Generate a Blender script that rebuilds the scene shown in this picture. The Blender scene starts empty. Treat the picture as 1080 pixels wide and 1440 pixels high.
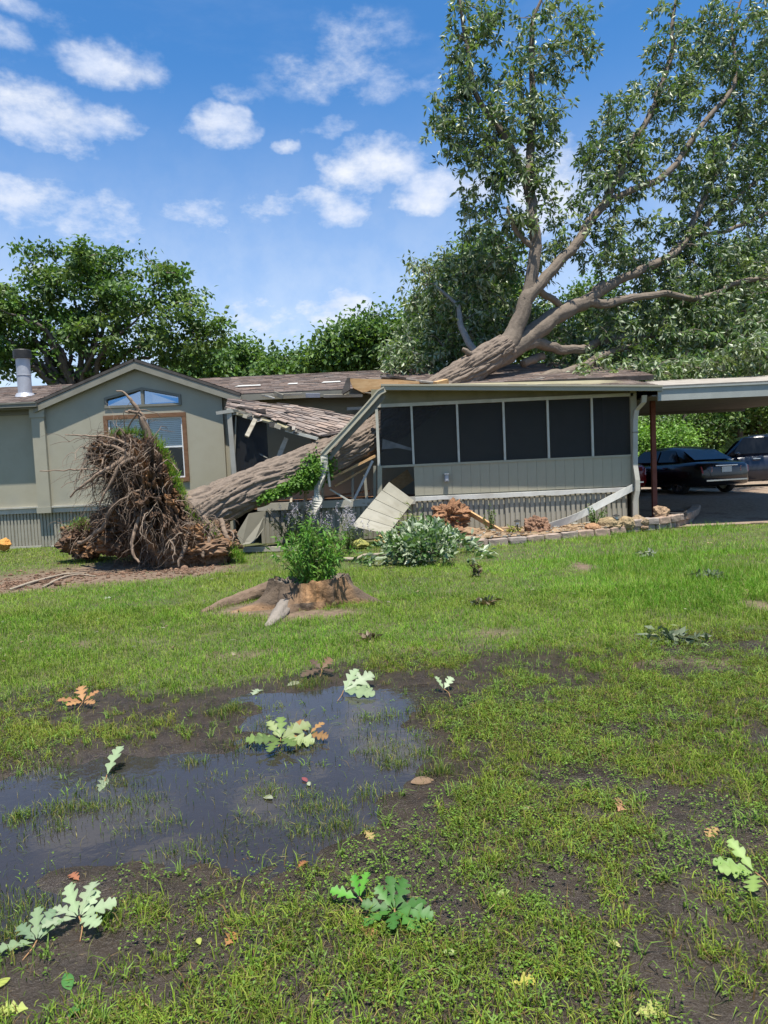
import bpy, math, random
import numpy as np
from mathutils import Vector, Matrix

sc = bpy.context.scene
COL = sc.collection

# ---------------------------------------------------------------- camera
ZC, FPX, ROLL, PITCH = 1.6, 1000.0, 0.045, math.atan(0.065)
F_ = np.array([0, math.cos(PITCH), -math.sin(PITCH)])
U0 = np.array([0, math.sin(PITCH), math.cos(PITCH)])
R0 = np.array([1.0, 0, 0])
R_ = R0 * math.cos(ROLL) - U0 * math.sin(ROLL)
U_ = U0 * math.cos(ROLL) + R0 * math.sin(ROLL)
cam_d = bpy.data.cameras.new('camera')
cam = bpy.data.objects.new('camera', cam_d)
COL.objects.link(cam)
cam_d.sensor_fit = 'VERTICAL'
cam_d.sensor_height = 36.0
cam_d.sensor_width = 27.0
cam_d.lens = FPX / 1440 * 36.0
cam_d.clip_start = 0.05
cam_d.clip_end = 2000
mw = Matrix.Identity(4)
for r in range(3):
    mw[r][0], mw[r][1], mw[r][2] = R_[r], U_[r], -F_[r]
mw[2][3] = ZC
cam.matrix_world = mw
sc.camera = cam

# ---------------------------------------------------------------- world, sun, exposure
SUN_EL, SUN_AZ = math.radians(75.5), math.radians(166)      # azimuth from +Y towards +X
to_sun = Vector((math.sin(SUN_AZ) * math.cos(SUN_EL), math.cos(SUN_AZ) * math.cos(SUN_EL), math.sin(SUN_EL)))
sun_d = bpy.data.lights.new('sun', 'SUN')
sun_d.energy = 5.0
sun_d.angle = math.radians(0.53)
sun_d.color = (1.0, 0.95, 0.86)
sun = bpy.data.objects.new('sun', sun_d)
COL.objects.link(sun)
sun.rotation_euler = to_sun.to_track_quat('Z', 'Y').to_euler()
sun.location = (0, -20, 60)

world = bpy.data.worlds.new('World')
sc.world = world
world.use_nodes = True
wt = world.node_tree
wt.nodes.clear()


def ray(px, py):
    return F_ * FPX + R_ * (px - 540) + U_ * (720 - py)


class NB:
    """tiny node builder"""
    def __init__(s, tree):
        s.t = tree

    def n(s, typ, **kw):
        nd = s.t.nodes.new(typ)
        for k, v in kw.items():
            setattr(nd, k, v)
        return nd

    def put(s, sock, v):
        if v is None:
            return
        if isinstance(v, bpy.types.NodeSocket):
            s.t.links.new(v, sock)
        else:
            sock.default_value = v

    def m(s, op, a, b=None, c=None, clamp=False):
        nd = s.n('ShaderNodeMath', operation=op, use_clamp=clamp)
        s.put(nd.inputs[0], a); s.put(nd.inputs[1], b); s.put(nd.inputs[2], c)
        return nd.outputs[0]

    def mix(s, f, a, b, blend='MIX'):
        nd = s.n('ShaderNodeMix', data_type='RGBA', blend_type=blend)
        s.put(nd.inputs[0], f)
        s.put(nd.inputs[6], a if not isinstance(a, tuple) else (*a[:3], 1))
        s.put(nd.inputs[7], b if not isinstance(b, tuple) else (*b[:3], 1))
        return nd.outputs[2]

    def noise(s, vec, scale, detail=4, rough=0.55, dist=0.0):
        nd = s.n('ShaderNodeTexNoise')
        s.put(nd.inputs['Vector'], vec)
        nd.inputs['Scale'].default_value = scale
        nd.inputs['Detail'].default_value = detail
        nd.inputs['Roughness'].default_value = rough
        nd.inputs['Distortion'].default_value = dist
        return nd.outputs['Fac']

    def ramp(s, f, lo, hi):
        nd = s.n('ShaderNodeMapRange', interpolation_type='SMOOTHSTEP')
        s.put(nd.inputs[0], f)
        nd.inputs[1].default_value = lo; nd.inputs[2].default_value = hi
        return nd.outputs[0]

    def mapping(s, vec, scale=(1, 1, 1), rot=(0, 0, 0), loc=(0, 0, 0)):
        nd = s.n('ShaderNodeMapping')
        s.put(nd.inputs[0], vec)
        nd.inputs['Scale'].default_value = scale
        nd.inputs['Rotation'].default_value = rot
        nd.inputs['Location'].default_value = loc
        return nd.outputs[0]


b = NB(wt)
sky = b.n('ShaderNodeTexSky', sky_type='NISHITA')
sky.sun_disc = False
sky.sun_elevation = SUN_EL
sky.sun_rotation = SUN_AZ
sky.altitude = 100
sky.air_density = 1.0
sky.dust_density = 0.6
sky.ozone_density = 2.2
tc = b.n('ShaderNodeTexCoord')
sep = b.n('ShaderNodeSeparateXYZ')
wt.links.new(tc.outputs['Generated'], sep.inputs[0])
az = b.m('ARCTAN2', sep.outputs[0], sep.outputs[1])
el = b.m('ARCSINE', sep.outputs[2])
warp = b.n('ShaderNodeTexNoise')
warp.inputs['Scale'].default_value = 9.0
warp.inputs['Detail'].default_value = 5
warp.inputs['Roughness'].default_value = 0.6
wt.links.new(tc.outputs['Generated'], warp.inputs['Vector'])
wsep = b.n('ShaderNodeSeparateColor')
wt.links.new(warp.outputs['Color'], wsep.inputs[0])
az2 = b.m('ADD', az, b.m('MULTIPLY', b.m('SUBTRACT', wsep.outputs[0], 0.5), 0.10))
el2 = b.m('ADD', el, b.m('MULTIPLY', b.m('SUBTRACT', wsep.outputs[1], 0.5), 0.06))
# the cumulus clouds that stand in this sky: picture centre, half width, half height, density
CLOUDS = [(70, 163, 95, 33, 1.0), (165, 86, 66, 24, .75), (308, 178, 50, 29, .95), (12, 52, 40, 18, .6),
          (90, 300, 150, 45, .8), (255, 298, 110, 38, .72), (170, 335, 200, 34, .42), (525, 238, 80, 34, 1.0),
          (455, 292, 82, 30, .85), (625, 268, 75, 38, .95), (785, 262, 70, 62, 1.0), (510, 62, 70, 42, .48),
          (505, 112, 120, 30, .55), (468, 180, 46, 15, .55), (405, 203, 22, 10, .7), (396, 272, 22, 13, .55),
          (338, 128, 34, 12, .38), (310, 235, 60, 16, .3), (430, 450, 190, 40, .75), (360, 480, 120, 40, .4), (60, 8, 90, 18, .5),
          (40, 380, 120, 34, .5), (120, 120, 140, 90, .2), (700, 415, 160, 40, .4), (960, 330, 110, 60, .45)]
blob = None
for cx, cy, rx, ry, s in CLOUDS:
    d = ray(cx, cy); d = d / np.linalg.norm(d)
    a0, e0 = math.atan2(d[0], d[1]), math.asin(d[2])
    ra, re = rx / FPX * 0.95, ry / FPX * 0.92
    u = b.m('MULTIPLY', b.m('SUBTRACT', az2, a0), 1 / ra)
    v = b.m('MULTIPLY', b.m('SUBTRACT', el2, e0), 1 / re)
    q = b.m('MULTIPLY_ADD', u, u, b.m('MULTIPLY', v, v))
    g = b.m('MULTIPLY', b.m('SUBTRACT', 1.0, b.m('MULTIPLY', q, 0.5)), s)
    blob = g if blob is None else b.m('MAXIMUM', blob, g)
blob = b.m('MAXIMUM', blob, 0.0)
# the same kind of cloud goes on all round the sky
stretch = b.mapping(tc.outputs['Generated'], scale=(1.0, 1.0, 2.4))
far_cl = b.ramp(b.noise(stretch, 2.6, 3, 0.5), 0.60, 0.76)
fr = b.ramp(b.m('ABSOLUTE', az), 0.62, 0.95)
blob = b.m('MAXIMUM', blob, b.m('MULTIPLY', b.m('MULTIPLY', far_cl, fr), 0.9))
fine = b.noise(b.mapping(tc.outputs['Generated'], scale=(1, 1, 1.9)), 13.0, 9, 0.62)
dens = b.m('ADD', blob, b.m('MULTIPLY', b.m('SUBTRACT', fine, 0.5), 2.1))
mask = b.m('MULTIPLY', b.ramp(dens, 0.16, 1.2), b.ramp(blob, 0.0, 0.45))
mask = b.m('MULTIPLY', mask, 0.94)
veil = b.m('MULTIPLY', b.ramp(b.noise(b.mapping(tc.outputs['Generated'], scale=(1, 1, 3.2), rot=(0, 0.35, 0)), 3.4, 6, 0.6), 0.45, 0.85), 0.16)
low_haze = b.m('MULTIPLY', b.m('SUBTRACT', 1.0, b.ramp(el, 0.06, 0.52)), 0.64)
mask = b.m('MAXIMUM', mask, b.m('MAXIMUM', veil, low_haze))
shade = b.ramp(b.noise(tc.outputs['Generated'], 18.0, 6, 0.6), 0.3, 0.7)
cloud_col = b.mix(shade, (5.0, 5.6, 6.9), (6.6, 6.8, 7.2))
tint = b.mix(1.0, sky.outputs[0], (0.64, 1.02, 1.30), 'MULTIPLY')
hsv = b.n('ShaderNodeHueSaturation')
hsv.inputs['Saturation'].default_value = 1.06
wt.links.new(tint, hsv.inputs['Color'])
wcol = b.mix(mask, hsv.outputs[0], cloud_col)
bg = b.n('ShaderNodeBackground')
wt.links.new(wcol, bg.inputs[0])
bg.inputs[1].default_value = 0.085
wo = b.n('ShaderNodeOutputWorld')
wt.links.new(bg.outputs[0], wo.inputs[0])

vs = sc.view_settings
vs.view_transform = 'Standard'
vs.look = 'None'
vs.exposure = 0.8
vs.gamma = 1.0
vs.use_curve_mapping = False
sc.render.engine = 'CYCLES'
sc.cycles.use_denoising = True
sc.cycles.max_bounces = 8
sc.cycles.transparent_max_bounces = 12
sc.cycles.caustics_reflective = False
sc.cycles.caustics_refractive = False

# ---------------------------------------------------------------- helpers
rng = np.random.default_rng(11)
random.seed(5)
CAM = np.array([0, 0, ZC])


def PY(px, py, Y):
    d = ray(px, py)
    return CAM + d * (Y / d[1])


def PZ(px, py, Z=0.0):
    d = ray(px, py)
    return CAM + d * ((Z - ZC) / d[2])


def nrm(v):
    v = np.asarray(v, float)
    return v / (np.linalg.norm(v, axis=-1, keepdims=True) + 1e-12)


def _hash(ix, iy, iz, seed):
    h = (ix.astype(np.int64) * 374761393 + iy.astype(np.int64) * 668265263 + iz.astype(np.int64) * 2147483647 + seed * 1274126177) & 0xffffffff
    h = ((h ^ (h >> 13)) * 1274126177) & 0xffffffff
    h = (h ^ (h >> 16)) * 2246822519 & 0xffffffff
    return ((h ^ (h >> 15)) & 0xffffff) / float(0xffffff)


def vnoise(p, seed=0):
    p = np.asarray(p, float)
    i = np.floor(p).astype(np.int64)
    f = p - i
    f = f * f * f * (f * (f * 6 - 15) + 10)
    x, y, z = i[:, 0], i[:, 1], i[:, 2]
    r = 0
    for dx in (0, 1):
        wx = f[:, 0] if dx else 1 - f[:, 0]
        for dy in (0, 1):
            wy = f[:, 1] if dy else 1 - f[:, 1]
            for dz in (0, 1):
                wz = f[:, 2] if dz else 1 - f[:, 2]
                r = r + wx * wy * wz * _hash(x + dx, y + dy, z + dz, seed)
    return r


def fbm(p, octv=4, seed=0, gain=0.5):
    p = np.asarray(p, float)
    a, s, t = 1.0, 0, 0
    for k in range(octv):
        s = s + a * vnoise(p * (2.03 ** k) + 17.3 * k, seed + k)
        t += a
        a *= gain
    return s / t


def n2(x, y, f, octv=3, seed=0):
    x = np.asarray(x, float); y = np.asarray(y, float)
    return fbm(np.stack([x * f, y * f, np.full_like(x, 0.37 + seed)], -1), octv, seed)


class Acc:
    """collects vertices, faces and vertex colours for one mesh"""
    def __init__(s):
        s.v, s.q, s.t, s.c, s.n, s.poly = [], [], [], [], 0, []

    def add(s, v, quads=None, tris=None, col=None, polys=None):
        v = np.asarray(v, float).reshape(-1, 3)
        if quads is not None and len(quads):
            s.q.append(np.asarray(quads, np.int64).reshape(-1, 4) + s.n)
        if tris is not None and len(tris):
            s.t.append(np.asarray(tris, np.int64).reshape(-1, 3) + s.n)
        if polys is not None:
            for p in polys:
                s.poly.append([i + s.n for i in p])
        s.v.append(v)
        c = np.ones((len(v), 3)) * 0.5 if col is None else np.broadcast_to(np.asarray(col, float), (len(v), 3))
        s.c.append(c)
        s.n += len(v)
        return s

    def box(s, c, size, rot=None, col=None):
        c = np.asarray(c, float); h = np.asarray(size, float) / 2
        k = np.array([[x, y, z] for x in (-1, 1) for y in (-1, 1) for z in (-1, 1)]) * h
        if rot is not None:
            k = k @ np.asarray(rot).T
        return s.add(k + c, [[0, 1, 3, 2], [4, 6, 7, 5], [0, 4, 5, 1], [2, 3, 7, 6], [0, 2, 6, 4], [1, 5, 7, 3]], col=col)

    def bb(s, x0, x1, y0, y1, z0, z1, col=None):
        return s.box(((x0 + x1) / 2, (y0 + y1) / 2, (z0 + z1) / 2), (abs(x1 - x0), abs(y1 - y0), abs(z1 - z0)), col=col)

    def beam(s, p0, p1, w, h, up=(0, 0, 1), col=None):
        p0 = np.asarray(p0, float); p1 = np.asarray(p1, float)
        d = nrm(p1 - p0); up = np.asarray(up, float)
        side = np.cross(d, up)
        if np.linalg.norm(side) < 1e-4:
            side = np.cross(d, (1, 0, 0))
        side = nrm(side); u = nrm(np.cross(side, d))
        rot = np.stack([d, side, u], 1)
        return s.box((p0 + p1) / 2, (np.linalg.norm(p1 - p0), w, h), rot, col)

    def prism(s, poly, y0, y1, col=None):
        """polygon in XZ extruded along Y"""
        n = len(poly)
        v = [(x, y0, z) for x, z in poly] + [(x, y1, z) for x, z in poly]
        s.add(v, [[i, (i + 1) % n, n + (i + 1) % n, n + i] for i in range(n)], col=col,
              polys=[list(range(n))[::-1], list(range(n, 2 * n))])
        return s

    def slab(s, pts, thick, nrm_dir=None, col=None):
        """any planar polygon given thickness along its normal"""
        p = np.asarray(pts, float); n = len(p)
        nn = nrm(np.cross(p[1] - p[0], p[2] - p[0])) if nrm_dir is None else nrm(np.asarray(nrm_dir, float))
        v = np.concatenate([p, p - nn * thick])
        s.add(v, [[i, n + i, n + (i + 1) % n, (i + 1) % n] for i in range(n)], col=col,
              polys=[list(range(n)), list(range(n, 2 * n))[::-1]])
        return s

    def tube(s, path, radii, seg=8, col=None, cap=True, disp=None):
        path = np.asarray(path, float); m = len(path)
        radii = np.broadcast_to(np.asarray(radii, float), (m,))
        tg = np.gradient(path, axis=0); tg = nrm(tg)
        a = np.array([0, 0, 1.0]) if abs(tg[0][2]) < 0.9 else np.array([1.0, 0, 0])
        nv = nrm(a - tg[0] * np.dot(a, tg[0]))
        fr = []
        for i in range(m):
            nv = nrm(nv - tg[i] * np.dot(nv, tg[i]))
            fr.append((nv, np.cross(tg[i], nv)))
        N = np.array([f[0] for f in fr]); B = np.array([f[1] for f in fr])
        th = np.linspace(0, 2 * math.pi, seg, endpoint=False)
        rr = radii[:, None] * np.ones(seg)[None]
        if disp is not None:
            rr = rr + disp(m, th, path)
        v = path[:, None] + N[:, None] * (np.cos(th)[None, :, None] * rr[..., None]) + B[:, None] * (np.sin(th)[None, :, None] * rr[..., None])
        i = np.arange(m - 1)[:, None] * seg; j = np.arange(seg)[None]; j2 = (j + 1) % seg
        q = np.stack([i + j, i + j2, i + seg + j2, i + seg + j], -1).reshape(-1, 4)
        s.add(v.reshape(-1, 3), q, col=col, polys=[list(range(seg))[::-1], [(m - 1) * seg + k for k in range(seg)]] if cap else None)
        return s

    def mesh(s, name, smooth=False):
        me = bpy.data.meshes.new(name)
        v = np.concatenate(s.v)
        q = np.concatenate(s.q) if s.q else np.zeros((0, 4), np.int64)
        t = np.concatenate(s.t) if s.t else np.zeros((0, 3), np.int64)
        pl = [len(p) for p in s.poly]
        idx = np.concatenate([q.ravel(), t.ravel(), np.array([i for p in s.poly for i in p], np.int64)])
        tot = np.concatenate([np.full(len(q), 4), np.full(len(t), 3), np.array(pl, np.int64)]).astype(np.int64)
        st = np.concatenate([[0], np.cumsum(tot)[:-1]])
        me.vertices.add(len(v)); me.vertices.foreach_set('co', v.astype(np.float32).ravel())
        me.loops.add(len(idx)); me.loops.foreach_set('vertex_index', idx.astype(np.int32))
        me.polygons.add(len(tot)); me.polygons.foreach_set('loop_start', st.astype(np.int32))
        me.polygons.foreach_set('use_smooth', np.full(len(tot), bool(smooth)))
        at = me.attributes.new('col', 'FLOAT_COLOR', 'POINT')
        c = np.concatenate([np.concatenate(s.c), np.ones((len(v), 1))], 1)
        at.data.foreach_set('color', c.astype(np.float32).ravel())
        me.update(calc_edges=True)
        me.validate()
        return me


def world_loc(o):
    p = np.zeros(3)
    while o is not None:
        p = p + np.array(o.location); o = o.parent
    return p


def tag(o, label=None, cat=None, group=None, kind=None):
    if label: o['label'] = label
    if cat: o['category'] = cat
    if group: o['group'] = group
    if kind: o['kind'] = kind
    return o


def thing(name, label, cat, loc=(0, 0, 0), group=None):
    o = bpy.data.objects.new(name, None)
    o.empty_display_size = 0.2
    COL.objects.link(o)
    o.location = tuple(float(x) for x in loc)
    return tag(o, label, cat, group)


def part(name, acc, mat, parent=None, smooth=False, label=None, cat=None, group=None, kind=None):
    me = acc.mesh(name, smooth) if isinstance(acc, Acc) else acc
    if mat is not None and not me.materials:
        me.materials.append(mat)
    o = bpy.data.objects.new(name, me)
    COL.objects.link(o)
    if parent is not None:
        o.location = tuple(-world_loc(parent))
        o.parent = parent
    return tag(o, label, cat, group, kind)


def part_at(name, me, parent, loc, rot=(0, 0, 0), scale=(1, 1, 1)):
    o = bpy.data.objects.new(name, me)
    COL.objects.link(o)
    o.location = tuple(np.asarray(loc, float) - (world_loc(parent) if parent else 0))
    o.rotation_euler = rot
    o.scale = scale
    o.parent = parent
    return o


def sph(nu=24, nv=16):
    """unit sphere grid -> verts, quads, tris"""
    ph = np.linspace(0, math.pi, nv + 1)[1:-1]; th = np.linspace(0, 2 * math.pi, nu, endpoint=False)
    v = np.stack([np.outer(np.sin(ph), np.cos(th)), np.outer(np.sin(ph), np.sin(th)), np.outer(np.cos(ph), np.ones(nu))], -1).reshape(-1, 3)
    v = np.concatenate([v, [[0, 0, 1], [0, 0, -1]]])
    q = []
    for i in range(nv - 2):
        for j in range(nu):
            q.append([i * nu + j, (i + 1) * nu + j, (i + 1) * nu + (j + 1) % nu, i * nu + (j + 1) % nu])
    top, bot = len(v) - 2, len(v) - 1
    t = [[top, j, (j + 1) % nu] for j in range(nu)] + [[bot, (nv - 2) * nu + (j + 1) % nu, (nv - 2) * nu + j] for j in range(nu)]
    return v, np.array(q), np.array(t)


def spline(pts, n):
    """Catmull-Rom through control rows (any number of columns)"""
    p = np.asarray(pts, float)
    p = np.concatenate([[2 * p[0] - p[1]], p, [2 * p[-1] - p[-2]]])
    m = len(p) - 3
    out = []
    for u in np.linspace(0, m - 1e-6, n):
        i = int(u); f = u - i
        a, b_, c, d = p[i:i + 4]
        out.append(0.5 * (2 * b_ + (c - a) * f + (2 * a - 5 * b_ + 4 * c - d) * f * f + (3 * b_ - a - 3 * c + d) * f ** 3))
    return np.array(out)


# ---------------------------------------------------------------- materials
def mat(name, c1, c2=None, scale=4.0, rough=0.8, bump=0.0, bscale=None, spec=0.3, stretch=(1, 1, 1), metal=0.0,
        detail=5, c3=None, s3=0.7, lo=0.35, hi=0.65, coat=0.0, rough2=None):
    m = bpy.data.materials.new(name)
    m.use_nodes = True
    t = m.node_tree
    k = NB(t)
    p = t.nodes['Principled BSDF']
    co = k.n('ShaderNodeTexCoord').outputs['Object']
    co = k.mapping(co, scale=stretch)
    col = None
    f = k.ramp(k.noise(co, scale, detail, 0.62), lo, hi)
    if c2 is not None:
        col = k.mix(f, c1, c2)
    else:
        col = k.mix(f, c1, tuple(x * 0.82 for x in c1))
    if c3 is not None:
        col = k.mix(k.ramp(k.noise(co, s3, 3, 0.6), 0.52, 0.72), col, c3)
    t.links.new(col, p.inputs['Base Color'])
    p.inputs['Roughness'].default_value = rough
    if rough2 is not None:
        rr = k.n('ShaderNodeMapRange')
        k.put(rr.inputs[0], f)
        rr.inputs[3].default_value = rough; rr.inputs[4].default_value = rough2
        t.links.new(rr.outputs[0], p.inputs['Roughness'])
    p.inputs['Specular IOR Level'].default_value = spec
    p.inputs['Metallic'].default_value = metal
    p.inputs['Coat Weight'].default_value = coat
    if bump:
        bn = k.n('ShaderNodeBump')
        bn.inputs['Strength'].default_value = bump
        bn.inputs['Distance'].default_value = 0.02
        t.links.new(k.noise(co, bscale or scale * 4, 6, 0.6), bn.inputs['Height'])
        t.links.new(bn.outputs[0], p.inputs['Normal'])
    return m


def leaf_mat(name, rough=0.45, trans=0.35, back=None, spec=0.4, gain=1.0):
    """colour from the vertex colours; both sides of the leaf, some light through it"""
    m = bpy.data.materials.new(name)
    m.use_nodes = True
    t = m.node_tree
    k = NB(t)
    p = t.nodes['Principled BSDF']
    at = k.n('ShaderNodeAttribute', attribute_name='col')
    col = at.outputs['Color']
    if gain != 1.0:
        col = k.mix(1.0, col, (gain, gain, gain), 'MULTIPLY')
    front = col
    if back is not None:
        geo = k.n('ShaderNodeNewGeometry')
        col = k.mix(geo.outputs['Backfacing'], front, k.mix(0.75, front, back))
    t.links.new(col, p.inputs['Base Color'])
    p.inputs['Roughness'].default_value = rough
    p.inputs['Specular IOR Level'].default_value = spec
    tr = k.n('ShaderNodeBsdfTranslucent')
    t.links.new(k.mix(1.0, front, (1.25, 1.35, 0.6), 'MULTIPLY'), tr.inputs[0])
    mx = k.n('ShaderNodeMixShader')
    mx.inputs[0].default_value = trans
    t.links.new(p.outputs[0], mx.inputs[1]); t.links.new(tr.outputs[0], mx.inputs[2])
    t.links.new(mx.outputs[0], t.nodes['Material Output'].inputs[0])
    return m


def vcol_mat(name, rough=0.85, bump=0.0, bscale=30, spec=0.25, nscale=8, namt=0.35, stretch=(1, 1, 1)):
    """vertex colour broken up by noise"""
    m = bpy.data.materials.new(name)
    m.use_nodes = True
    t = m.node_tree
    k = NB(t)
    p = t.nodes['Principled BSDF']
    at = k.n('ShaderNodeAttribute', attribute_name='col')
    co = k.mapping(k.n('ShaderNodeTexCoord').outputs['Object'], scale=stretch)
    f = k.noise(co, nscale, 6, 0.65)
    g = k.m('MULTIPLY_ADD', f, 2 * namt, 1 - namt)
    cc = k.n('ShaderNodeCombineColor')
    for i in range(3):
        k.put(cc.inputs[i], g)
    t.links.new(k.mix(1.0, at.outputs['Color'], cc.outputs[0], 'MULTIPLY'), p.inputs['Base Color'])
    p.inputs['Roughness'].default_value = rough
    p.inputs['Specular IOR Level'].default_value = spec
    if bump:
        bn = k.n('ShaderNodeBump')
        bn.inputs['Strength'].default_value = bump
        bn.inputs['Distance'].default_value = 0.02
        t.links.new(k.noise(co, bscale, 6, 0.65), bn.inputs['Height'])
        t.links.new(bn.outputs[0], p.inputs['Normal'])
    return m


def glass_mat(name, tint=(0.8, 0.9, 0.95), rough=0.02, refl=1.0):
    m = bpy.data.materials.new(name)
    m.use_nodes = True
    t = m.node_tree
    k = NB(t)
    t.nodes.remove(t.nodes['Principled BSDF'])
    fr = k.n('ShaderNodeFresnel'); fr.inputs[0].default_value = 1.5
    tr = k.n('ShaderNodeBsdfTransparent'); tr.inputs[0].default_value = (*tint, 1)
    gl = k.n('ShaderNodeBsdfGlossy'); gl.inputs['Roughness'].default_value = rough
    mx = k.n('ShaderNodeMixShader')
    t.links.new(k.m('MULTIPLY', fr.outputs[0], refl, clamp=True), mx.inputs[0])
    t.links.new(tr.outputs[0], mx.inputs[1]); t.links.new(gl.outputs[0], mx.inputs[2])
    t.links.new(mx.outputs[0], t.nodes['Material Output'].inputs[0])
    return m


M = {}
M['siding'] = mat('siding_paint', (.325, .30, .222), (.35, .325, .245), 1.6, 0.62, 0.12, 90, c3=(.285, .275, .22), s3=0.5)
M['siding_dark'] = mat('trim_paint', (.16, .155, .125), (.19, .18, .145), 2.0, 0.6, 0.08, 60)
M['fascia'] = mat('fascia_paint', (.21, .195, .15), (.25, .235, .185), 2.5, 0.55, 0.06, 60)
M['drip_edge'] = mat('dark_roof_edge', (.06, .052, .045), (.09, .08, .07), 5, 0.7, 0.2, 50)
M['band'] = mat('pale_band_paint', (.38, .36, .30), (.44, .42, .36), 3.0, 0.55, 0.08, 40, c3=(.38, .35, .29), s3=1.4)
M['white_trim'] = mat('white_trim_paint', (.44, .43, .39), (.52, .51, .47), 3, 0.55, 0.05, 40, c3=(.36, .34, .30), s3=1.5)
M['skirting'] = mat('vinyl_skirting', (.29, .272, .215), (.33, .31, .25), 2.0, 0.5, 0.04, 40, c3=(.25, .225, .17), s3=1.1)
M['mullion'] = mat('mullion_paint', (.42, .41, .35), (.5, .49, .43), 4, 0.5, 0.04, 40)
M['shingle'] = vcol_mat('asphalt_shingle', 0.92, 0.5, 180, 0.2, 60, 0.3)
M['wood_raw'] = mat('raw_lumber', (.42, .25, .11), (.52, .34, .17), 3, 0.75, 0.25, 30, stretch=(1, 6, 6), c3=(.3, .17, .08), s3=1.5)
M['wood_old'] = mat('weathered_lumber', (.33, .29, .22), (.42, .38, .3), 3, 0.8, 0.25, 30, stretch=(1, 5, 5), c3=(.24, .2, .15), s3=2)
M['wood_soffit'] = mat('soffit_board', (.22, .2, .12), (.28, .25, .16), 2.5, 0.7, 0.1, 30)
M['window_wood'] = mat('brown_window_frame', (.15, .075, .035), (.2, .105, .055), 4, 0.55, 0.2, 30, stretch=(1, 1, 4))
M['white_vinyl'] = mat('white_vinyl', (.68, .69, .68), (.74, .75, .74), 4, 0.4)
M['blind'] = mat('window_blind', (.80, .85, .85), (.84, .88, .88), 4, 0.5)
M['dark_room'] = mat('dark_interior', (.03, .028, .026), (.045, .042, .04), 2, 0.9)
M['interior'] = mat('porch_interior_wall', (.11, .105, .09), (.14, .13, .11), 2, 0.8)
M['floor_wood'] = mat('porch_floor_boards', (.22, .1, .05), (.28, .15, .08), 3, 0.8)
M['glass'] = glass_mat('window_glass', (.93, .97, .98), refl=1.3)
M['dark_glass'] = glass_mat('tinted_glass', (.12, .13, .14), 0.03, 1.3)
M['metal_grey'] = mat('galvanised_steel', (.36, .37, .40), (.42, .43, .46), 6, 0.5, metal=0.25)
M['metal_black'] = mat('black_metal', (.02, .02, .02), (.035, .032, .03), 6, 0.5)
M['rust_post'] = mat('red_oxide_post', (.16, .045, .03), (.2, .065, .045), 6, 0.6, 0.1, 50)
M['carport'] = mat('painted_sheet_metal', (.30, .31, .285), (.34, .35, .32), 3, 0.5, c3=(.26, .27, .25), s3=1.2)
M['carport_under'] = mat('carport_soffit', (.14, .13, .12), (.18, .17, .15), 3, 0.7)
M['roofing'] = mat('dusty_roof_sheet', (.25, .22, .185), (.33, .30, .26), 4, 0.8, 0.2, 40)
M['rock'] = vcol_mat('garden_rock', 0.85, 0.7, 22, 0.25, 7, 0.45)
M['block'] = vcol_mat('concrete_block', 0.92, 0.6, 45, 0.2, 12, 0.35)
M['soil'] = vcol_mat('loose_soil', 0.95, 0.9, 40, 0.15, 14, 0.45)
M['bark'] = vcol_mat('oak_bark', 0.92, 0.9, 26, 0.12, 9, 0.5)
M['root'] = vcol_mat('root_bark', 0.9, 0.5, 40, 0.2, 20, 0.35)
M['leaf'] = leaf_mat('oak_leaf', 0.42, 0.30, back=(.42, .47, .32), spec=0.45, gain=1.3)
M['leaf_far'] = leaf_mat('tree_leaf', 0.5, 0.30, spec=0.35, gain=1.25)
M['grass'] = leaf_mat('grass_blade', 0.5, 0.32, spec=0.2)
M['leaf_near'] = leaf_mat('fallen_leaf', 0.5, 0.22, spec=0.3, gain=0.68)
M['tyre'] = mat('tyre_rubber', (.02, .02, .02), (.028, .027, .026), 20, 0.8)
M['rim'] = mat('alloy_rim', (.45, .45, .46), (.5, .5, .52), 6, 0.3, metal=0.8)
M['car_black'] = mat('black_car_paint', (.008, .008, .01), (.01, .01, .013), 3, 0.25, spec=0.4, coat=0.5)
M['car_navy'] = mat('dark_blue_car_paint', (.012, .015, .028), (.015, .018, .033), 3, 0.25, spec=0.4, coat=0.5)
M['car_red'] = mat('red_car_paint', (.22, .012, .014), (.25, .015, .017), 3, 0.25, spec=0.4, coat=0.5)
M['chrome'] = mat('chrome', (.7, .7, .72), (.75, .75, .77), 4, 0.15, metal=1.0)
M['lamp_red'] = mat('tail_lamp_lens', (.25, .01, .01), (.3, .015, .012), 4, 0.15, spec=0.6, coat=0.6)
M['lamp_clear'] = mat('headlamp_lens', (.6, .62, .65), (.66, .68, .7), 4, 0.1, spec=0.6, coat=0.6)
M['plate'] = mat('number_plate_face', (.6, .66, .64), (.66, .7, .68), 5, 0.4)
# ================================================================ ground
def px_blob(cx, cy, rx, ry):
    c = PZ(cx, cy); l = PZ(cx - rx, cy); f = PZ(cx, cy - ry); n = PZ(cx, cy + ry)
    return c[0], (f[1] + n[1]) / 2, abs(c[0] - l[0]), (f[1] - n[1]) / 2


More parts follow.
